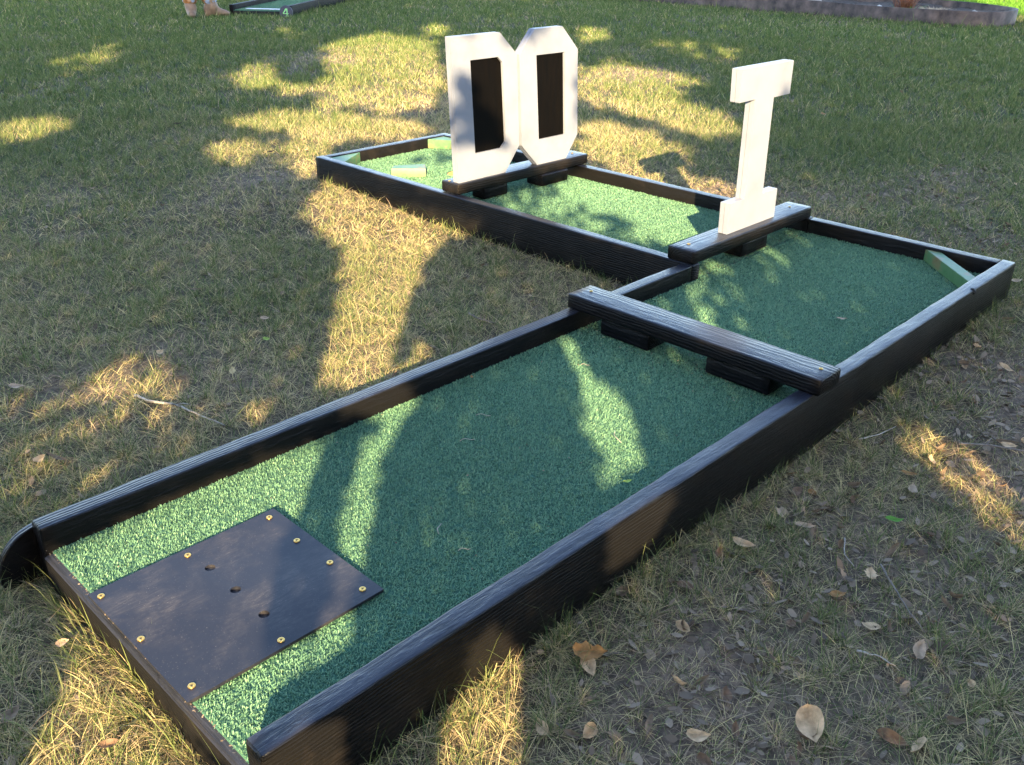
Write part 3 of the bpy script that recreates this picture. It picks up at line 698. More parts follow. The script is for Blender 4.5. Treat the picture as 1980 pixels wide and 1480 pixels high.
# ------------------------------------------------------------------ garden bed
bed = thing('garden_bed', 'long raised bed with rusty steel edging and a rounded end, at the top right', 'garden bed', (11.1, 5, 0))
def densify(pts, n=4):
    out = []; m_ = len(pts)
    for i in range(m_ - 1):
        p0, p1, p2, p3 = [Vector(pts[max(0, min(m_ - 1, i + k))]) for k in (-1, 0, 1, 2)]
        for k in range(n):
            t = k / n; out.append(.5 * ((2 * p1) + (p2 - p0) * t + (2 * p0 - 5 * p1 + 4 * p2 - p3) * t * t + (3 * p1 - p0 - 3 * p2 + p3) * t ** 3))
    out.append(Vector(pts[-1])); return out
bl = densify(bed_line, 6); mb = MB(); vs = []
for i, p in enumerate(bl):
    t_ = (bl[min(i + 1, len(bl) - 1)] - bl[max(i - 1, 0)]).normalized(); nr = Vector((-t_.y, t_.x))
    h = .155 + .003 * math.sin(i * .31)
    for d_, z in ((0, -.08), (0, h - .002), (.003, h), (.011, h), (.014, h - .002), (.014, 0)): vs.append((p.x + nr.x * d_, p.y + nr.y * d_, z))
k = 6; mb.add(vs, [(i * k + j, i * k + (j + 1), (i + 1) * k + j + 1, (i + 1) * k + j) for i in range(len(bl) - 1) for j in range(k - 1)])
mb.build('steel_edging', EDGE, bed, True)
xs = np.arange(10.42, 11.92, .04); ys = np.arange(2.8, 9.6, .04); XX, YY = np.meshgrid(xs, ys, indexing='ij'); n_, m_ = XX.shape
ZZ = .095 + (vnoise(XX, YY, .12, 30) - .5) * .05 + (vnoise(XX, YY, .5, 31) - .5) * .05
ins_ = in_poly(XX, YY, bed_line); idx = np.arange(n_ * m_).reshape(n_, m_)
Fq = np.stack([idx[:-1, :-1].ravel(), idx[1:, :-1].ravel(), idx[1:, 1:].ravel(), idx[:-1, 1:].ravel()], 1)
Fq = Fq[ins_.ravel()[Fq].sum(1) >= 3]
V = np.stack([XX.ravel() - 11.1, YY.ravel() - 5, ZZ.ravel()], 1); link('mulch', np_mesh('mulch', V, [Fq], MULCH), bed)
R = random.Random(5)
def rock(x, y, z, s, label=None, parent=None, nm='stone', mat=STONE):
    bmx = bmesh.new(); bmesh.ops.create_icosphere(bmx, subdivisions=2, radius=1)
    for v in bmx.verts:
        q = 1 + .22 * math.sin(v.co.x * 3 + s * 99) * math.cos(v.co.y * 4 + s * 57) + R.uniform(-.06, .06); v.co = Vector((v.co.x * q * s, v.co.y * q * s * .75, v.co.z * q * s * .55))
    me = bpy.data.meshes.new(nm); bmx.to_mesh(me); bmx.free(); me.materials.append(mat)
    for p in me.polygons: p.use_smooth = True
    return link(nm, me, parent, (x, y, z) if parent is None else Vector((x, y, z)) - wloc(parent))
PALE = simple('pale_stone', (.5, .48, .44), .8, 12, .2, .5, .01)
for (x, y, s, m_, lb) in ((10.62, 4.95, .10, STONE, 'broad tan stone lying against the steel edging of the bed, left of the others'), (10.60, 4.45, .035, PALE, 'small white stone just inside the bed edging'), (10.62, 4.15, .045, PALE, 'bright pale stone inside the bed edging, left of the plant'), (10.75, 3.15, .05, STONE, 'grey stone in the rounded end of the bed')):
    o = rock(x, y, .13 if s > .08 else .12, s, mat=m_); tag(o, lb, 'stone', 'stones in the garden bed')
# plant with reddish stems, straw patch
pl = thing('garden_plant', 'leafy clump with reddish brown stems growing in the bed at the top right', 'plant', (10.85, 3.95, .09))
PLM = attr_mat('plant_foliage', .3, .5, .4)
def clump(name, cx_, cy_, z, n, L_, w, c0, c1, spread, parent, tr=(.1, .9)):
    a = rng.uniform(0, 6.28, n); r_ = rng.uniform(0, spread, n); P = np.stack([cx_ + r_ * np.cos(a), cy_ + r_ * np.sin(a), np.full(n, z)], 1)
    j = rng.random((n, 1)); t = rng.uniform(*tr, n)
    V, Q, Tt, C = blades(P, L_ * rng.uniform(.6, 1.2, n), w * rng.uniform(.6, 1.3, n), a, t, t + rng.uniform(.1, .8, n), np.array([c0]) * (1 - j) + np.array([c1]) * j, 3)
    return link(name, np_mesh(name, V - np.array(wloc(parent)), [Q, Tt], PLM, C), parent)
clump('stem', 10.85, 3.95, .08, 200, .22, .008, (.16, .05, .03), (.30, .14, .07), .10, pl, (0, .6))
clump('foliage', 10.85, 3.88, .08, 70, .12, .018, (.10, .25, .04), (.18, .38, .07), .16, pl, (.5, 1.3))
st = thing('straw_patch', 'pale dry straw heap on the mulch right of the garden plant', 'straw', (10.72, 3.55, .1))
clump('straw', 10.72, 3.55, .10, 900, .12, .008, (.45, .33, .20), (.62, .48, .30), .17, st, (.9, 1.5))

# ------------------------------------------------------------------ people standing at the far lane, cut off by the top of the frame
SKIN = simple('skin', (.52, .32, .22), .55, 40, .08, .1, .001)
BOOT = simple('tan_boot_leather', (.26, .16, .095), .5, 18, .25, .3, .003)
SHOE = simple('rust_shoe', (.50, .18, .06), .5, 30, .2)
DTROU = simple('dark_trousers', (.04, .04, .055), .8, 40, .2)
HAIRM = simple('brown_hair', (.06, .035, .02), .5, 80, .4)
SHIRT = simple('burnt_orange_shirt', (.45, .16, .04), .8, 30, .1)
def patt():
    m, n, l, p = newmat('patterned_trousers'); v = objvec(n, l, (9, 9, 5)); f = noise(n, l, v, 1.3, 2, .5)
    l.new(ramp(n, l, f, [(.40, (.26, .11, .035)), (.49, (.36, .17, .06)), (.56, (.50, .34, .22)), (.60, (.38, .44, .62)), (.66, (.45, .5, .65))]), p.inputs['Base Color']); p.inputs['Roughness'].default_value = .8; return m
PATT = patt()
def skin_mesh(name, verts, edges, radii, mat, parent, sub=1, root=0):
    me = bpy.data.meshes.new(name); base = wloc(parent) if parent is not None else Vector((0, 0, 0))
    me.from_pydata([tuple(Vector(v) - base) for v in verts], edges, []); me.materials.append(mat)
    o = link(name, me, parent)
    sk = o.modifiers.new('skin', 'SKIN'); sk.use_smooth_shade = True
    if not me.skin_vertices: me.skin_vertices.new()
    for i, r_ in enumerate(radii):
        me.skin_vertices[0].data[i].radius = (r_, r_) if not isinstance(r_, tuple) else r_
        me.skin_vertices[0].data[i].use_root = (i == root)
    s = o.modifiers.new('sub', 'SUBSURF'); s.levels = sub; s.render_levels = sub
    dg = bpy.context.evaluated_depsgraph_get(); ev = bpy.data.meshes.new_from_object(o.evaluated_get(dg)); o.modifiers.clear(); o.data = ev; ev.name = name
    if not ev.materials: ev.materials.append(mat)
    for p in ev.polygons: p.use_smooth = True
    return o
def person(label, fa, fb, ta, tb, top_mat, leg_mat, foot_mat, boots):
    """fa, fb: heels of the two feet on the ground (x, y, z); ta, tb: directions the toes point"""
    fa, fb = Vector(fa), Vector(fb); ctr = (fa + fb) / 2; S = (fb - fa); S.z = 0; S = S.normalized() if S.length > .02 else Vector((1, 0, 0)); F = Vector((0, 0, 1)).cross(S)
    root = thing('person', label, 'person', (ctr.x, ctr.y, min(fa.z, fb.z)))
    H = lambda z: Vector((ctr.x, ctr.y, ctr.z + z))
    hipz = .92; V = [H(hipz), H(1.10), H(1.32), H(1.42), H(1.50)]; E = [(0, 1), (1, 2), (2, 3), (3, 4)]; Rr = [(.15, .11), (.13, .10), (.16, .11), (.07, .06), (.05, .05)]
    V += [H(1.60) + F * .01, H(1.70)]; E += [(4, 5), (5, 6)]; Rr += [(.075, .09), (.06, .075)]
    for sgn, f_ in ((-1, fa), (1, fb)):
        k = len(V); kn = (f_ + H(hipz)) / 2 + F * .02; kn.z = f_.z + .48
        V += [H(hipz - .08) + S * sgn * .10, kn, f_ + Vector((0, 0, .10))]; E += [(0, k), (k, k + 1), (k + 1, k + 2)]; Rr += [.095, .06, .04]
        k = len(V); sh = H(1.38) + S * sgn * .17; el2 = H(1.10) + S * sgn * .25; wr = H(.86) + S * sgn * .24 + F * .06
        V += [sh, el2, wr, wr + Vector((0, 0, -.07)) + F * .01]; E += [(2, k), (k, k + 1), (k + 1, k + 2), (k + 2, k + 3)]; Rr += [.055, .04, .028, (.036, .018)]
        pm = k + 3
        for q in range(4):
            o1 = F * (.024 - .016 * q); L_ = (.07, .078, .072, .058)[q]; kk = len(V)
            V += [V[pm] + o1 + Vector((0, 0, -.02)), V[pm] + o1 * 1.1 + Vector((0, 0, -.02 - L_ * .5)), V[pm] + o1 * 1.1 - S * sgn * .012 + Vector((0, 0, -.02 - L_))]
            E += [(pm, kk), (kk, kk + 1), (kk + 1, kk + 2)]; Rr += [.009, .008, .007]
        kk = len(V); V += [V[pm - 1] + F * .035 + Vector((0, 0, -.03)), V[pm - 1] + F * .05 + Vector((0, 0, -.065))]; E += [(pm - 1, kk), (kk, kk + 1)]; Rr += [.010, .008]
    skin_mesh('body', V, E, Rr, SKIN, root, 1)
    skin_mesh('shirt', [H(.88), H(1.10), H(1.32), H(1.42)] + [H(1.37) + S * .17, H(1.20) + S * .22, H(1.37) - S * .17, H(1.20) - S * .22], [(0, 1), (1, 2), (2, 3), (2, 4), (4, 5), (2, 6), (6, 7)], [(.17, .13), (.155, .12), (.185, .13), (.085, .075), .075, .065, .075, .065], top_mat, root, 1)
    V = [H(hipz + .02)]; E = []; Rr = [(.165, .13)]
    for sgn, f_ in ((-1, fa), (1, fb)):
        k = len(V); kn = (f_ + H(hipz)) / 2 + F * .02; kn.z = f_.z + .48
        V += [H(hipz - .12) + S * sgn * .10, kn, f_ + Vector((0, 0, .30)), f_ + Vector((0, 0, .115))]; E += [(0, k), (k, k + 1), (k + 1, k + 2), (k + 2, k + 3)]; Rr += [.115, .085, .085, .088]
    skin_mesh('trousers', V, E, Rr, leg_mat, root, 1)
    for f_, t_ in ((fa, ta), (fb, tb)):
        t_ = Vector((*t_, 0)).normalized(); hz = .05 if boots else .035
        V = [f_ + Vector((0, 0, .17 if boots else .09)), f_ + Vector((0, 0, .07)), f_ + t_ * .07 + Vector((0, 0, .055)), f_ + t_ * .15 + Vector((0, 0, .042)), f_ + t_ * .205 + Vector((0, 0, .032)), f_ - t_ * .035 + Vector((0, 0, .035)), f_ - t_ * .03 + Vector((0, 0, .0))]
        skin_mesh('boot' if boots else 'shoe', V, [(0, 1), (1, 2), (2, 3), (3, 4), (1, 5), (5, 6)], [.068 if boots else .045, .052, .05, (.046, .036), (.028, .024), .034, .03], foot_mat, root, 2, root=1)
    hb = MB(); lathe(hb, H(1.62) - F * .015, [(.098, 0), (.108, .05), (.095, .10), (.05, .135), (.01, .14)], 20); hb.build('hair', HAIRM, root, True)
    # face: eyes, nose, mouth
    for sgn in (-1, 1):
        fc = MB(); lathe(fc, H(1.645) + F * .083 + S * sgn * .03, [(.001, -.008), (.009, -.004), (.010, 0), (.006, .006), (.001, .008)], 10)
        fc.build('eye', HAIRM, root, True)
    return root
gA = g1(4.82, 8.98)
person('person standing in grass, tan boots and patterned orange and pale blue trousers, top left', (4.80, 9.04, g1(4.8, 9.04)), (4.96, 8.92, g1(4.96, 8.92)), (-.45, -.9), (.80, -.65), SHIRT, PATT, BOOT, True)
person('person in dark trousers and rust coloured shoes standing on the distant lane', (6.84, 10.30, .068), (7.02, 10.08, .068), (-.75, -.6), (-.8, -.5), DTROU, DTROU, SHOE, False)

# ------------------------------------------------------------------ fallen leaves and twigs
LEAFC = dict(tan=(.60, .43, .26), pale=(.46, .35, .25), brown=(.20, .13, .085), orange=(.34, .19, .075), green=(.12, .30, .05), lime=(.30, .45, .10), grey=(.21, .15, .10), dark=(.05, .035, .02), straw=(.55, .45, .25))
def leaf_mesh(L_, w, col, curl, fold, seed, lobed=0, tone=.15):
    R = random.Random(seed); V = []; F = []; C = []; nu, nv = 10, 4
    for i in range(nu + 1):
        t = i / nu; hw = w * .5 * (math.sin(math.pi * min(1, t * 1.04) ** .8) ** .75 if 0 < t < 1 else .03) * (1 + lobed * .25 * math.sin(t * 19))
        ang = curl * (t - .5) * 1.6; xx = math.sin(ang) / max(abs(curl) * 1.6, 1e-3) * math.copysign(1, curl) * L_ if abs(curl) > .01 else (t - .5) * L_
        zz = (1 - math.cos(ang)) / max(abs(curl) * 1.6, 1e-3) * L_ if abs(curl) > .01 else 0
        for j in range(-nv // 2, nv // 2 + 1):
            s = j / (nv / 2); y = s * hw + .06 * w * math.sin(t * 3 + seed); z = zz + abs(s) * hw * fold + .05 * w * math.sin(t * 9 + s * 3 + seed) + R.uniform(-1, 1) * .012 * w
            V.append((xx, y, z)); k = 1.25 + tone * (R.random() - .5) - (.18 if j == 0 else 0); C.append([c * k for c in col])
    m_ = nv + 1
    for i in range(nu):
        for j in range(nv): F.append((i * m_ + j, (i + 1) * m_ + j, (i + 1) * m_ + j + 1, i * m_ + j + 1))
    V.append((V[2][0] - L_ * .16, V[2][1] + .02 * w, V[2][2] + .002)); C.append([c * .7 for c in col]); k = len(V) - 1; F.append((1, 2, k, k)[:3]); F.append((2, 3, k))
    q = [f for f in F if len(f) == 4]; t3 = [f for f in F if len(f) == 3]
    return np_mesh('leaf', np.array(V), [np.array(q), np.array(t3)], LEAFM, np.array(C))
def put_leaf(x, y, L_, w, col, yaw, pitch=0, rollv=0, curl=.6, fold=.25, seed=1, label=None, group=None, z=None, lift=.008, lobed=0, name='fallen_leaf', cat='leaf'):
    me = leaf_mesh(L_, w, LEAFC[col], curl, fold, seed, lobed)
    o = link(name, me); o.location = (x, y, (g1(x, y) + lift) if z is None else z); o.rotation_euler = (rollv, pitch, yaw)
    return tag(o, label, cat, group)
GL = 'fallen leaves one can tell apart'
put_leaf(.592, -.430, .058, .037, 'tan', -2.35, .35, .25, 1.0, .45, 3, 'largest pale tan leaf, lying upright-angled in the grass at the bottom right', GL, lift=.026)
put_leaf(.500, -.118, .060, .026, 'orange', -.85, .1, .5, 1.1, .5, 4, 'curled orange-brown leaf with a torn edge, close to the long rail at the bottom', GL, lift=.018, lobed=1)
put_leaf(.486, -.130, .038, .022, 'tan', -2.0, .3, .3, .3, .2, 44, 'pale tan half-leaf under the curled orange-brown leaf', GL, lift=.009)
put_leaf(.903, -.135, .046, .018, 'tan', -1.4, 0, .2, .8, .35, 5, 'narrow pinkish tan leaf in grass a hand from the long rail', GL, lift=.015)
put_leaf(.735, -.128, .030, .016, 'brown', -1.3, 0, .1, .5, .3, 6, 'small brown leaf beside a green tuft near the long rail', GL, lift=.012)
put_leaf(1.041, -.178, .042, .013, 'pale', -1.0, 0, .2, .7, .5, 7, 'thin pale leaf on soil right of the long rail', GL, lift=.012)
put_leaf(1.177, -.286, .034, .015, 'green', -.9, 0, .1, .6, .3, 8, 'bright green leaf lying on the brown litter', GL, lift=.014)
put_leaf(.480, -.325, .036, .018, 'tan', -.8, 0, .3, .9, .5, 9, 'small rolled tan leaf in grass left of the largest leaf', GL, lift=.014)
put_leaf(.530, -.44, .030, .013, 'brown', .9, 0, 0, .4, .2, 10, 'narrow dark brown leaf right beside the largest pale leaf', GL, lift=.012)
put_leaf(.858, -.465, .040, .020, 'pale', .1, -.3, .4, .8, .4, 11, 'folded pale leaf by a twig near the right edge', GL, lift=.016)
put_leaf(.862, -.389, .032, .020, 'tan', 1.5, .2, 0, .5, .3, 12, 'squat tan leaf among litter at the lower right', GL, lift=.012)
put_leaf(.895, -.316, .030, .014, 'orange', -.6, 0, .2, .6, .3, 13, 'small orange leaf touching a straw-coloured twig', GL, lift=.014)
put_leaf(.985, -.33, .034, .022, 'tan', .5, 0, .2, .5, .3, 14, 'crumpled cream leaf on the soil below the green leaf', GL, lift=.015, lobed=1)
put_leaf(1.308, -.264, .040, .020, 'pale', .4, 0, .2, .7, .3, 15, 'pale oval leaf above the green leaf on the right', GL, lift=.012)
put_leaf(1.36, -.235, .032, .013, 'orange', -1.2, 0, .1, .5, .3, 16, 'orange-brown leaf beside the pale oval leaf', GL, lift=.014)
put_leaf(1.162, -.130, .022, .015, 'orange', -2.0, 0, .1, .5, .3, 17, 'tiny orange leaf near the rail level with the crossbar', GL, lift=.012)
put_leaf(1.591, -.345, .034, .017, 'tan', -1.2, 0, .2, .7, .3, 18, 'tan leaf on the dark twig at the right edge', GL, lift=.018)
put_leaf(2.60, -.02, .045, .018, 'pale', -.4, 0, .2, .6, .3, 19, 'pale leaf in the grass right of the far rail corner', GL, lift=.022)
put_leaf(.836, 1.298, .026, .014, 'pale', -.6, 0, .3, .5, .2, 20, 'small white leaf in the shaded grass left of the course', GL, lift=.030)
put_leaf(.767, 1.180, .020, .012, 'lime', -.7, 0, .3, .5, .2, 21, 'small yellow leaf in the shaded grass left of the course', GL, lift=.028)
put_leaf(.216, 1.335, .040, .015, 'pale', -.9, 0, .2, .5, .3, 22, 'pale pink leaf at the left edge', GL, lift=.022)
put_leaf(.131, .990, .030, .017, 'tan', .3, 0, .3, .6, .3, 23, 'tan leaf in grass at the left edge above the near lane', GL, lift=.02)
put_leaf(-.055, .409, .020, .012, 'pale', -.2, 0, .4, .6, .3, 24, 'pale scrap of leaf left of the tee mat', GL, lift=.022)
put_leaf(-.155, .33, .034, .018, 'grey', .6, 0, .1, .5, .2, 25, 'grey oval leaf half buried at the bottom left corner', GL, lift=.014)
put_leaf(.524, 1.265, .026, .013, 'tan', .5, 0, .6, .9, .4, 26, 'curled tan leaf above the fallen stick on the left', GL, lift=.030)
put_leaf(.600, 1.06, .022, .014, 'straw', 1.0, -.5, .3, .5, .2, 27, 'sunlit yellow leaf standing in grass beside the stick on the left', GL, lift=.030)
put_leaf(1.804, .150, .026, .012, 'pale', -.95, 0, 0, .35, .2, 28, 'lone pale leaf lying on the green turf of the long lane', GL, z=ZT + .012)
put_leaf(.815, .062, .018, .009, 'lime', -.5, 0, 0, .3, .1, 29, 'tiny lime green leaf on the turf beside the long rail', GL, z=ZT + .011)
put_leaf(.905, .565, .016, .006, 'orange', .9, 0, 0, .4, .2, 30, 'tiny brown leaf scrap on the turf at the left rail', GL, z=ZT + .011)
put_leaf(1.893, 2.928, .05, .022, 'dark', .3, 0, 0, .6, .3, 31, 'dark curled leaf in the grass beyond the rear lane corner', GL, lift=.03)
put_leaf(1.909, 3.817, .055, .03, 'dark', .3, 0, 0, .6, .3, 32, 'dark leaf in the shaded grass, upper left', GL, lift=.03)
put_leaf(4.58, 1.653, .07, .03, 'orange', .7, 0, 0, .4, .3, 33, 'orange leaf in the green grass at the right', GL, lift=.04)
LP = []
R = random.Random(21)
while len(LP) < NLEAF:
    D = R.uniform(.62, 3.6); X = R.uniform(-.1, 1.9); x, y = XYof(D, X)
    if bool(in_course(np.array(x), np.array(y), .012)) or X > .6 * D + .1: continue
    if R.random() > float(bare(np.array(x), np.array(y))) * 1.1 + .03: continue
    LP.append((x, y))
protos = []
for k in range(14):
    protos.append(leaf_mesh(R.uniform(.018, .044), R.uniform(.008, .018), LEAFC[R.choice(['brown', 'grey', 'grey', 'grey', 'pale', 'brown', 'brown', 'grey', 'brown', 'tan'])], R.uniform(.5, 2.2) * R.choice((1, 1, -1)), R.uniform(.2, 1.1), k + 50, R.choice((0, 0, 1))))
for k, (x, y) in enumerate(LP):
    o = link('fallen_leaf', protos[k % 14]); s = R.uniform(.7, 1.25); o.scale = (s, s, s)
    o.location = (x, y, g1(x, y) + R.uniform(.005, .014)); o.rotation_euler = (R.uniform(-.8, .8), R.uniform(-.5, .5), R.uniform(0, 6.28))
    tag(o, 'small dull brown leaf, one of many littering the thin grass on the lower right', 'leaf', 'small dry leaves littering the thin grass')
R = random.Random(31)
for k in range(44):
    while True:
        D = R.uniform(.8, 9); X = R.uniform(-.6 * D, .6 * D); x, y = XYof(D, X)
        if not bool(blocked(np.array(x), np.array(y))) and not (X > 0 and D < 3.4): break
    o = link('fallen_leaf', protos[(k * 5) % 14]); s = R.uniform(.7, 1.2) * (1 + max(0, D - 3) * .08); o.scale = (s, s, s)
    o.location = (x, y, g1(x, y) + .022); o.rotation_euler = (R.uniform(-.5, .5), R.uniform(-.4, .4), R.uniform(0, 6.28))
    tag(o, 'small dry leaf caught in the lawn away from the worn soil', 'leaf', 'dry leaves caught in the lawn')
LICHEN = simple('lichened_stick', (.34, .30, .25), .9, 90, .75, .8, .004)
def twig(pts, r0, label, mat=TWIG, branch=None, seed=0):
    R = random.Random(seed); P = []
    for i in range(len(pts) - 1):
        for k in range(5):
            t = k / 5; x = pts[i][0] * (1 - t) + pts[i + 1][0] * t + R.uniform(-.0012, .0012); y = pts[i][1] * (1 - t) + pts[i + 1][1] * t + R.uniform(-.0012, .0012)
            P.append((x, y, g1(x, y) + (pts[i][2] * (1 - t) + pts[i + 1][2] * t)))
    P.append((pts[-1][0], pts[-1][1], g1(pts[-1][0], pts[-1][1]) + pts[-1][2]))
    mb = MB(); tube(mb, P, [r0 * (1 - .6 * i / (len(P) - 1)) * R.uniform(.8, 1.15) for i in range(len(P))], 7)
    if branch:
        b0 = P[len(P) // 2]; tube(mb, [b0, (b0[0] + branch[0] * .5, b0[1] + branch[1] * .5, b0[2] + .006), (b0[0] + branch[0], b0[1] + branch[1], b0[2] + .004)], [r0 * .5, r0 * .4, r0 * .2], 6)
    o = mb.build('twig', mat, None, True, loc=P[0]); return tag(o, label, 'twig', 'fallen twigs')
twig([(.395, 1.13, .010), (.400, 1.07, .016), (.433, 1.01, .018), (.448, .94, .015), (.470, .87, .008)], .0034, 'thick pale stick lying in the sunlit grass left of the near lane', LICHEN, (.02, -.03), 1)
twig([(1.262, .955, .02), (1.258, .915, .018), (1.272, .865, .016)], .003, 'short dark curved twig in shaded grass between the two arms of the course', TWIG, None, 2)
twig([(1.535, -.265, .018), (1.562, -.31, .02), (1.590, -.39, .02)], .003, 'dark twig with a tan leaf on it at the right edge', TWIG, (.03, 0), 3)
twig([(1.02, -.33, .018), (.955, -.395, .016), (.905, -.455, .014)], .0018, 'long thin grey twig running down through the litter at the lower right', TWIG, None, 4)
twig([(.79, -.40, .016), (.80, -.43, .018), (.80, -.455, .016)], .0018, 'short white twig in grass at the lower right', PALETWIG, None, 5)
twig([(1.42, -.10, .016), (1.46, -.125, .02), (1.52, -.135, .018)], .0016, 'thin pale straw stem in grass beside the rail below the crossbar', PALETWIG, None, 6)
twig([(1.05, -.25, .018), (1.0, -.275, .02), (.985, -.30, .016)], .0013, 'hair-thin tan twig above the cream leaf', PALETWIG, None, 7)
# straw stems on the turf
SM = attr_mat('straw_stem', .1, .5, .3)
def straws(spots):
    for i, (x, y, a, L_, lb) in enumerate(spots):
        R = random.Random(i); P = []; 
        for k in range(7):
            t = (k / 6 - .5) * L_; q = .18 * L_ * math.cos(k / 6 * math.pi - 1.57) * R.choice((-1, 1)) if k == 0 else 0
            P.append((x + math.cos(a) * t - math.sin(a) * (.15 * L_ * math.sin(k / 6 * math.pi)), y + math.sin(a) * t + math.cos(a) * (.15 * L_ * math.sin(k / 6 * math.pi)), ZT + .011 + .002 * math.sin(k)))
        mb = MB(); tube(mb, P, [.0006] * 7, 5); o = mb.build('grass_stem', PALETWIG, None, True, loc=P[0]); tag(o, lb, 'grass stem', 'dry grass stems dropped on the turf')
straws([(.93, .175, .9, .05, 'long pale dry stem on the turf beside the sunlit wedge near the rail'), (.71, .37, -.5, .03, 'short dry stem in the middle of the long lane'), (.80, .42, -.8, .03, 'dry stem on the shaded turf near the left rail'), (.48, .19, .7, .03, 'dry stem on the turf in front of the tee mat'), (.47, .12, -.5, .02, 'tiny dry stem on the turf near the right rail'), (1.13, .43, -.8, .02, 'tiny pale stem on turf near the crossbar block')])

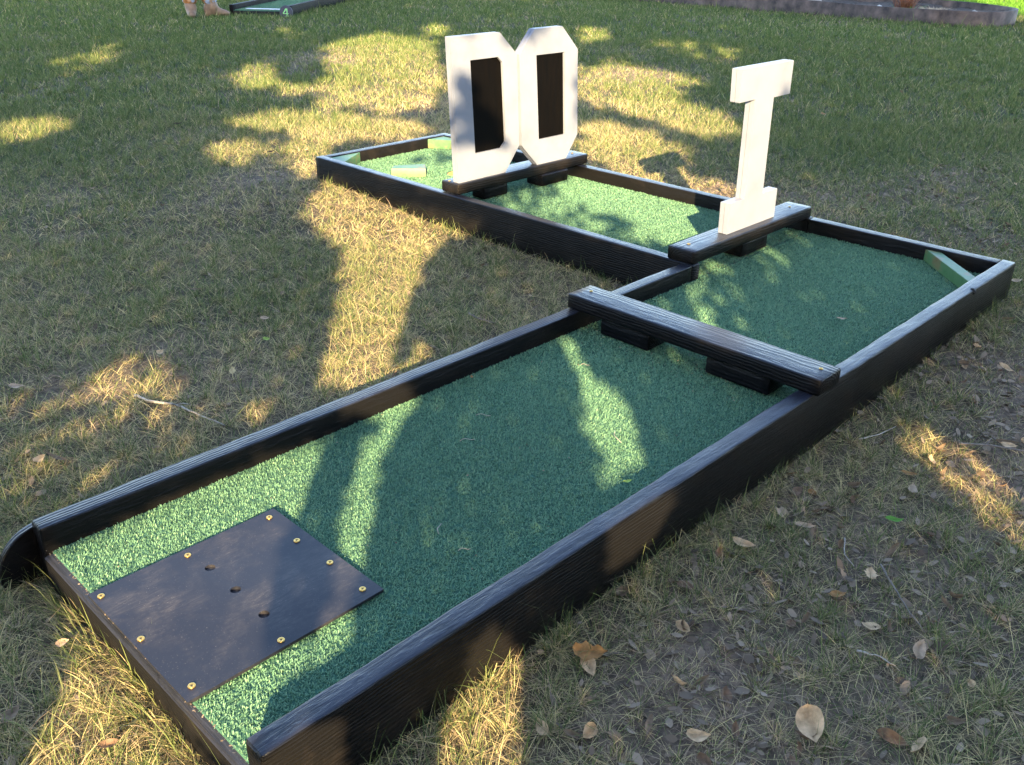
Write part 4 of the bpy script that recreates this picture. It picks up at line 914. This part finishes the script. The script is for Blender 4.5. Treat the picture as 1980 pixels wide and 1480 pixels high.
# ------------------------------------------------------------------ added leaf screens, unseen behind the viewer, shaped to cast the dapple
LIT = [
(1, [(-0.118,0.409), (-0.118,0.475), (-0.147,0.585), (-0.167,0.708), (-0.213,0.8), (-0.347,0.884), (-0.394,0.982), (-0.364,1.095), (-0.165,0.997), (0.062,0.934), (0.197,0.899), (0.254,0.865), (0.132,0.832), (0.078,0.744), (0.065,0.651), (0.05,0.534), (0.034,0.428), (-0.01,0.4)]),
(0.75, [(-0.639,0.464), (-0.538,0.474), (-0.433,0.423), (-0.398,0.368), (-0.495,0.344), (-0.64,0.377)]),
(0.3, [(-0.808,0.404), (-0.691,0.433), (-0.398,0.368), (-0.162,0.404), (-0.148,0.377), (-0.533,0.233), (-0.58,0.227)]),
(1, [(0.096,0.504), (0.126,0.498), (0.124,0.459), (0.1,0.454)]),
(1, [(-1.096,2.708), (-0.826,3.072), (-0.219,2.865), (-0.066,2.11), (-0.041,1.72), (-0.261,1.658), (-0.522,1.743), (-0.715,1.71), (-0.854,1.939), (-0.828,2.181)]),
(1, [(-1.12,1.54), (-0.959,1.677), (-0.603,1.654), (-0.246,1.603), (-0.034,1.503), (-0.094,1.41), (-0.339,1.385), (-0.576,1.361), (-0.837,1.47)]),
(1, [(-1.047,1.336), (-0.93,1.414), (-0.783,1.299), (-0.793,1.206), (-0.917,1.222)]),
(1, [(-1.496,2.168), (-1.43,2.41), (-1.133,2.09), (-1.175,1.934), (-1.302,1.932)]),
(1, [(-1.1,1.972), (-0.976,2.052), (-0.867,1.868), (-0.988,1.832)]),
(1, [(-2.22,1.501), (-2.138,1.562), (-1.952,1.565), (-1.833,1.458), (-1.944,1.402), (-1.985,1.318)]),
(0.6, [(-2.876,2.328), (-2.841,2.544), (-2.822,2.796), (-2.621,2.608), (-2.486,2.239), (-2.526,2.08)]),
(0.5, [(-1.763,3.21), (-1.526,3.133), (-1.432,2.904), (-1.59,2.943)]),
(1, [(-0.772,1.359), (-0.461,1.322), (-0.494,1.263), (-0.434,1.11), (-0.544,1.157), (-0.656,1.262)]),
(1, [(0.884,2.215), (1.184,2.415), (1.459,2.32), (1.706,2.142), (1.605,2.019), (1.415,1.905), (1.506,1.773), (1.61,1.601), (1.583,1.475), (1.403,1.44), (1.247,1.495), (1.081,1.621), (0.891,1.764), (0.815,1.827)]),
(1, [(0.755,1.563), (0.977,1.566), (1.119,1.446), (1.156,1.359), (1.171,1.242), (1.043,1.076), (0.929,1.105), (0.804,1.186), (0.713,1.275)]),
(1, [(1.052,1.138), (1.296,1.108), (1.213,0.979), (1.097,1.019)]),
(0.6, [(1.633,2.844), (1.991,2.924), (2.332,2.729), (2.137,2.456), (1.88,2.539), (1.683,2.651)]),
(1, [(-0.499,3.339), (-0.179,3.259), (-0.05,2.986), (-0.335,3.008)]),
(1, [(1.103,3.211), (1.304,3.304), (1.406,2.981), (1.087,2.83)]),
(1, [(8.495,6.841), (12.226,7.075), (6.068,3.188), (6.236,3.759), (6.867,4.268), (7.121,5.07)]),
(1, [(-0.298,0.107), (-0.173,0.077), (-0.074,0.04), (-0.045,0.028), (-0.029,0.005), (-0.259,0.006), (-0.286,0.029), (-0.296,0.06)]),
(1, [(0.287,0.09), (0.336,0.103), (0.339,0.075), (0.332,0.004), (0.22,0.004), (0.239,0.052), (0.251,0.072)]),
(0.7, [(1.196,0.335), (1.26,0.344), (1.285,0.32), (1.331,0.29), (1.315,0.237), (1.232,0.181), (1.195,0.219), (1.191,0.269), (1.173,0.297)]),
(1, [(-0.423,0.189), (-0.408,0.21), (-0.182,0.306), (-0.029,0.351), (-0.032,0.299), (-0.034,0.249), (-0.045,0.222), (-0.04,0.184), (-0.028,0.158), (-0.012,0.14), (0.003,0.135), (0.034,0.138), (0.05,0.158), (0.05,0.184), (0.049,0.207), (0.038,0.254), (0.045,0.309), (0.052,0.351), (0.07,0.387), (0.13,0.403), (0.113,0.363), (0.091,0.33), (0.084,0.29), (0.091,0.248), (0.092,0.2), (0.091,0.171), (0.097,0.144), (0.075,0.125), (0.026,0.112), (0.019,0.106), (0.015,0.084), (0.053,0.039), (-0.04,0.04), (-0.334,0.118)]),
(1, [(0.034,0.1), (0.079,0.11), (0.11,0.103), (0.11,0.023), (0.117,-0.053), (0.013,0.029)]),
(1, [(0.247,0.061), (0.262,0.116), (0.287,0.17), (0.321,0.124), (0.341,0.086), (0.302,0.059)]),
(1, [(0.478,0.257), (0.56,0.281), (0.625,0.295), (0.588,0.225), (0.538,0.18), (0.474,0.173)]),
(1, [(0.466,0.527), (0.496,0.484), (0.524,0.454), (0.567,0.408), (0.586,0.344), (0.585,0.312), (0.489,0.28), (0.49,0.309), (0.483,0.337), (0.477,0.374), (0.479,0.408), (0.481,0.458)]),
(1, [(-0.008,0.391), (0.007,0.421), (0.072,0.452), (0.121,0.464), (0.133,0.4), (0.064,0.375)]),
(0.3, [(0.69,0.576), (0.886,0.69), (1.156,0.796), (1.288,0.797), (1.123,0.707), (0.92,0.54), (0.772,0.528)]),
(1, [(0.746,0.566), (0.823,0.555), (0.872,0.523), (0.812,0.501), (0.73,0.536)]),
(1, [(0.665,1.137), (0.975,1.078), (1.21,0.947), (1.131,0.856), (1.024,0.795), (0.845,0.834), (0.692,0.944), (0.545,1.046)]),
(0.55, [(0.29,0.965), (0.55,1.075), (0.879,0.834), (0.847,0.767), (0.664,0.794)]),
(1, [(-0.411,1.263), (0.115,1.41), (0.174,1.269), (-0.24,1.161)]),
(1, [(-0.235,1.145), (0.138,1.181), (0.204,0.99), (0.04,1.015)]),
(1, [(0.865,1.241), (1.048,1.3), (1.22,1.331), (1.171,1.244), (1.113,1.198), (1.067,1.107), (1.191,0.954), (1.21,0.871), (0.937,0.781)]),
(1, [(0.141,1.473), (0.316,1.529), (0.385,1.477), (0.399,1.163), (0.308,1.232), (0.204,1.385), (0.155,1.388)]),
(1, [(0.175,1.126), (0.384,1.16), (0.346,1.067), (0.129,0.987)]),
(1, [(0.385,1.477), (0.453,1.574), (0.612,1.619), (0.635,1.257), (0.657,1.176), (0.463,1.101), (0.399,1.18)])]
LIT = [(1 if p_ >= .8 else p_, q_) for p_, q_ in LIT]
def leaf_screens():
    ce, se = math.cos(EL), math.sin(EL); r_ = np.array([math.sin(AZ), -math.cos(AZ), 0]); u_ = np.array([math.cos(AZ) * se, math.sin(AZ) * se, ce]); l_ = np.array(ldir)
    P = []; S = []
    for (d0, d1) in ((.05, .8), (.8, 1.6), (1.6, 2.6), (2.6, 4), (4, 6), (6, 9), (9, 13), (13, 19), (19, 25)):
        dm = (d0 + d1) / 2; w = (.010 + .009 * dm) if dm < 1.7 else (.013 + .0095 * dm); half = .75 * d1 + 1.2
        cell = math.sqrt(w * w * .55 / se / COVER); nd = int((d1 - d0) / cell) + 1; nx = int(2 * half / cell)
        DD, XX = np.meshgrid(np.arange(nd) * cell + d0, -half + np.arange(nx) * cell, indexing='ij')
        D = DD.ravel() + rng.uniform(0, cell, DD.size); X = XX.ravel() + rng.uniform(0, cell, DD.size)
        x, y = XYof(D, X); a = x * r_[0] + y * r_[1]; b = x * u_[0] + y * u_[1]
        pl_ = np.full(len(a), .03)
        jit = (.30 if dm < 3.4 else .8) * w
        aj = a + rng.normal(0, jit * .6, len(a)); bj = b + rng.normal(0, jit * .4, len(a))
        for (p_, poly) in LIT:
            ins = np.zeros(len(a), bool)
            q9 = .12 if dm < 2.3 else .42
            for oa, ob in ((0, 0), (q9, 0), (-q9, 0), (0, q9), (0, -q9)): ins |= in_poly(aj + oa * w, bj + ob * w, poly)
            pl_[ins] = np.maximum(pl_[ins], p_)
        pl_ = np.where((pl_ < .9) & (pl_ > .1), 1 - (1 - pl_) ** 1.0, pl_)
        # one decision per little spray of leaves for the half-lit places
        kx = np.floor(a / (w * .9)); ky = np.floor(b / (w * .9)); hs = np.abs(np.modf(np.sin(kx * 12.98 + ky * 78.2) * 43758.5)[0])
        qq = np.clip(1 + np.log(np.clip(pl_, .02, 1)) / COVER, 0, 1); dec = np.where(pl_ > .98, 1.0, np.where(pl_ < .05, 0, (rng.random(len(a)) < .5 * qq + .5 * qq * (hs < pl_) + .0).astype(float)))
        keep = (dec < .5) & (rng.random(len(a)) > np.where(pl_ < .05, LEAK, 0))
        D, X, x, y, a = D[keep], X[keep], x[keep], y[keep], a[keep]
        back = .85 + .38 * np.abs(D) + rng.uniform(0, .35, len(D)) * (1 + .5 * D)
        s = (D + back) / ce; c = np.stack([x, y, np.zeros(len(x))], 1) - l_[None] * s[:, None]
        P.append(np.concatenate([c, a[:, None]], 1)); S.append(np.full(len(x), w))
    P = np.concatenate(P); S = np.concatenate(S); n = len(P); print('crown leaves', n)
    trunks = [(-1.66, 'left of the viewer'), (2.72, 'right of the viewer'), (5.0, 'far right of the viewer')]
    own = np.argmin(np.abs(P[:, 3:4] - np.array([[t[0] for t in trunks]])), 1)
    h_ = np.array([math.cos(AZ), math.sin(AZ), 0])
    labels = ['broad shade tree behind the camera to the left, low spreading crown', 'shade tree behind the camera to the right of centre, wide leaning crown', 'outermost shade tree behind the camera on the far right']
    for k, (ta, _) in enumerate(trunks):
        base = r_ * ta + h_ * (-6.2); t = thing('shade_tree', labels[k], 'tree', (base[0], base[1], 0), 'shade trees behind the viewer')
        m_ = own == k; Q = P[m_, :3]; s = S[m_] * rng.uniform(.75, 1.25, m_.sum()); nn = len(Q)
        # leaf frame: roughly facing the light, tilted at random
        nrm = -l_[None] + rng.normal(0, .38, (nn, 3)); nrm /= np.linalg.norm(nrm, axis=1)[:, None]
        e1 = np.cross(nrm, rng.normal(0, 1, (nn, 3))); e1 /= np.linalg.norm(e1, axis=1)[:, None]; e2 = np.cross(nrm, e1)
        V = np.stack([Q - e1 * s[:, None] * .62, Q + e2 * s[:, None] * .42 - e1 * s[:, None] * .1, Q + e1 * s[:, None] * .62, Q - e2 * s[:, None] * .42 - e1 * s[:, None] * .1], 1).reshape(-1, 3) - base
        F = (np.arange(nn) * 4)[:, None] + np.array([[0, 1, 2, 3]]); j = rng.random((nn, 1))
        col = np.array([[.03, .07, .02]]) * (1 - j) + np.array([[.07, .13, .035]]) * j
        link('crown', np_mesh('crown', V, [F], SCREENM, np.repeat(col, 4, 0), False), t)
        mb = MB(); b_ = Vector(base); tr = [b_ + Vector((.02 * math.sin(i * 1.3), .02 * math.cos(i), i * .55 - .1)) for i in range(10)]
        tube(mb, tr, [.17 * (1 - .055 * i) * (1.35 if i == 0 else 1) for i in range(10)], 14)
        for q in range(6):
            st_ = tr[4 + q % 5]; aim = Vector(Q[int(nn * (.1 + .15 * q))]) if nn else st_
            aim = st_ + (aim - st_) * .55; mid = (st_ + aim) / 2 + Vector((0, 0, .15))
            aim.x -= .0; tube(mb, [st_, mid, aim], [.06, .04, .015], 8)
        mb.build('trunk', BARK, t, True)
leaf_screens()

# ------------------------------------------------------------------ added foliage wall far behind the viewer, blocking low sky light on the sun side
def horizon_blocker():
    h_ = np.array([math.cos(AZ), math.sin(AZ), 0]); r_ = np.array([math.sin(AZ), -math.cos(AZ), 0]); n = 26000
    q = rng.uniform(-26, 30, n); d_ = rng.uniform(-.9, .9, n); z = rng.uniform(0, 3.6, n) * (1 + .12 * np.sin(q * .7))
    c = r_[None] * q[:, None] + h_[None] * (-13.5 + d_)[:, None]; c[:, 2] = z
    base = h_ * -13.5; nr = rng.normal(0, 1, (n, 3)); e1 = np.cross(nr, rng.normal(0, 1, (n, 3))); e1 /= np.linalg.norm(e1, axis=1)[:, None]; e2 = np.cross(e1, nr); e2 /= np.linalg.norm(e2, axis=1)[:, None]
    s = rng.uniform(.10, .2, n)[:, None]
    V = np.stack([c - e1 * s, c + e2 * s * .6, c + e1 * s, c - e2 * s * .6], 1).reshape(-1, 3) - base
    F = (np.arange(n) * 4)[:, None] + np.array([[0, 1, 2, 3]]); j = rng.random((n, 1)); col = np.array([[.03, .06, .02]]) * (1 - j) + np.array([[.08, .12, .04]]) * j
    t = thing('hedge', 'tall dark green hedge far behind the camera, closing the lawn', 'hedge', tuple(base))
    link('foliage', np_mesh('foliage', V, [F], SCREENM, np.repeat(col, 4, 0), False), t)
    mb = MB()
    for k in range(14):
        p = Vector(r_) * (-25 + 4 * k) + Vector(base); tube(mb, [p + Vector((0, 0, -.1)), p + Vector((.05, .03, 1.4)), p + Vector((0, .1, 2.6))], [.06, .045, .02], 7)
    mb.build('stems', BARK, t, True)
horizon_blocker()
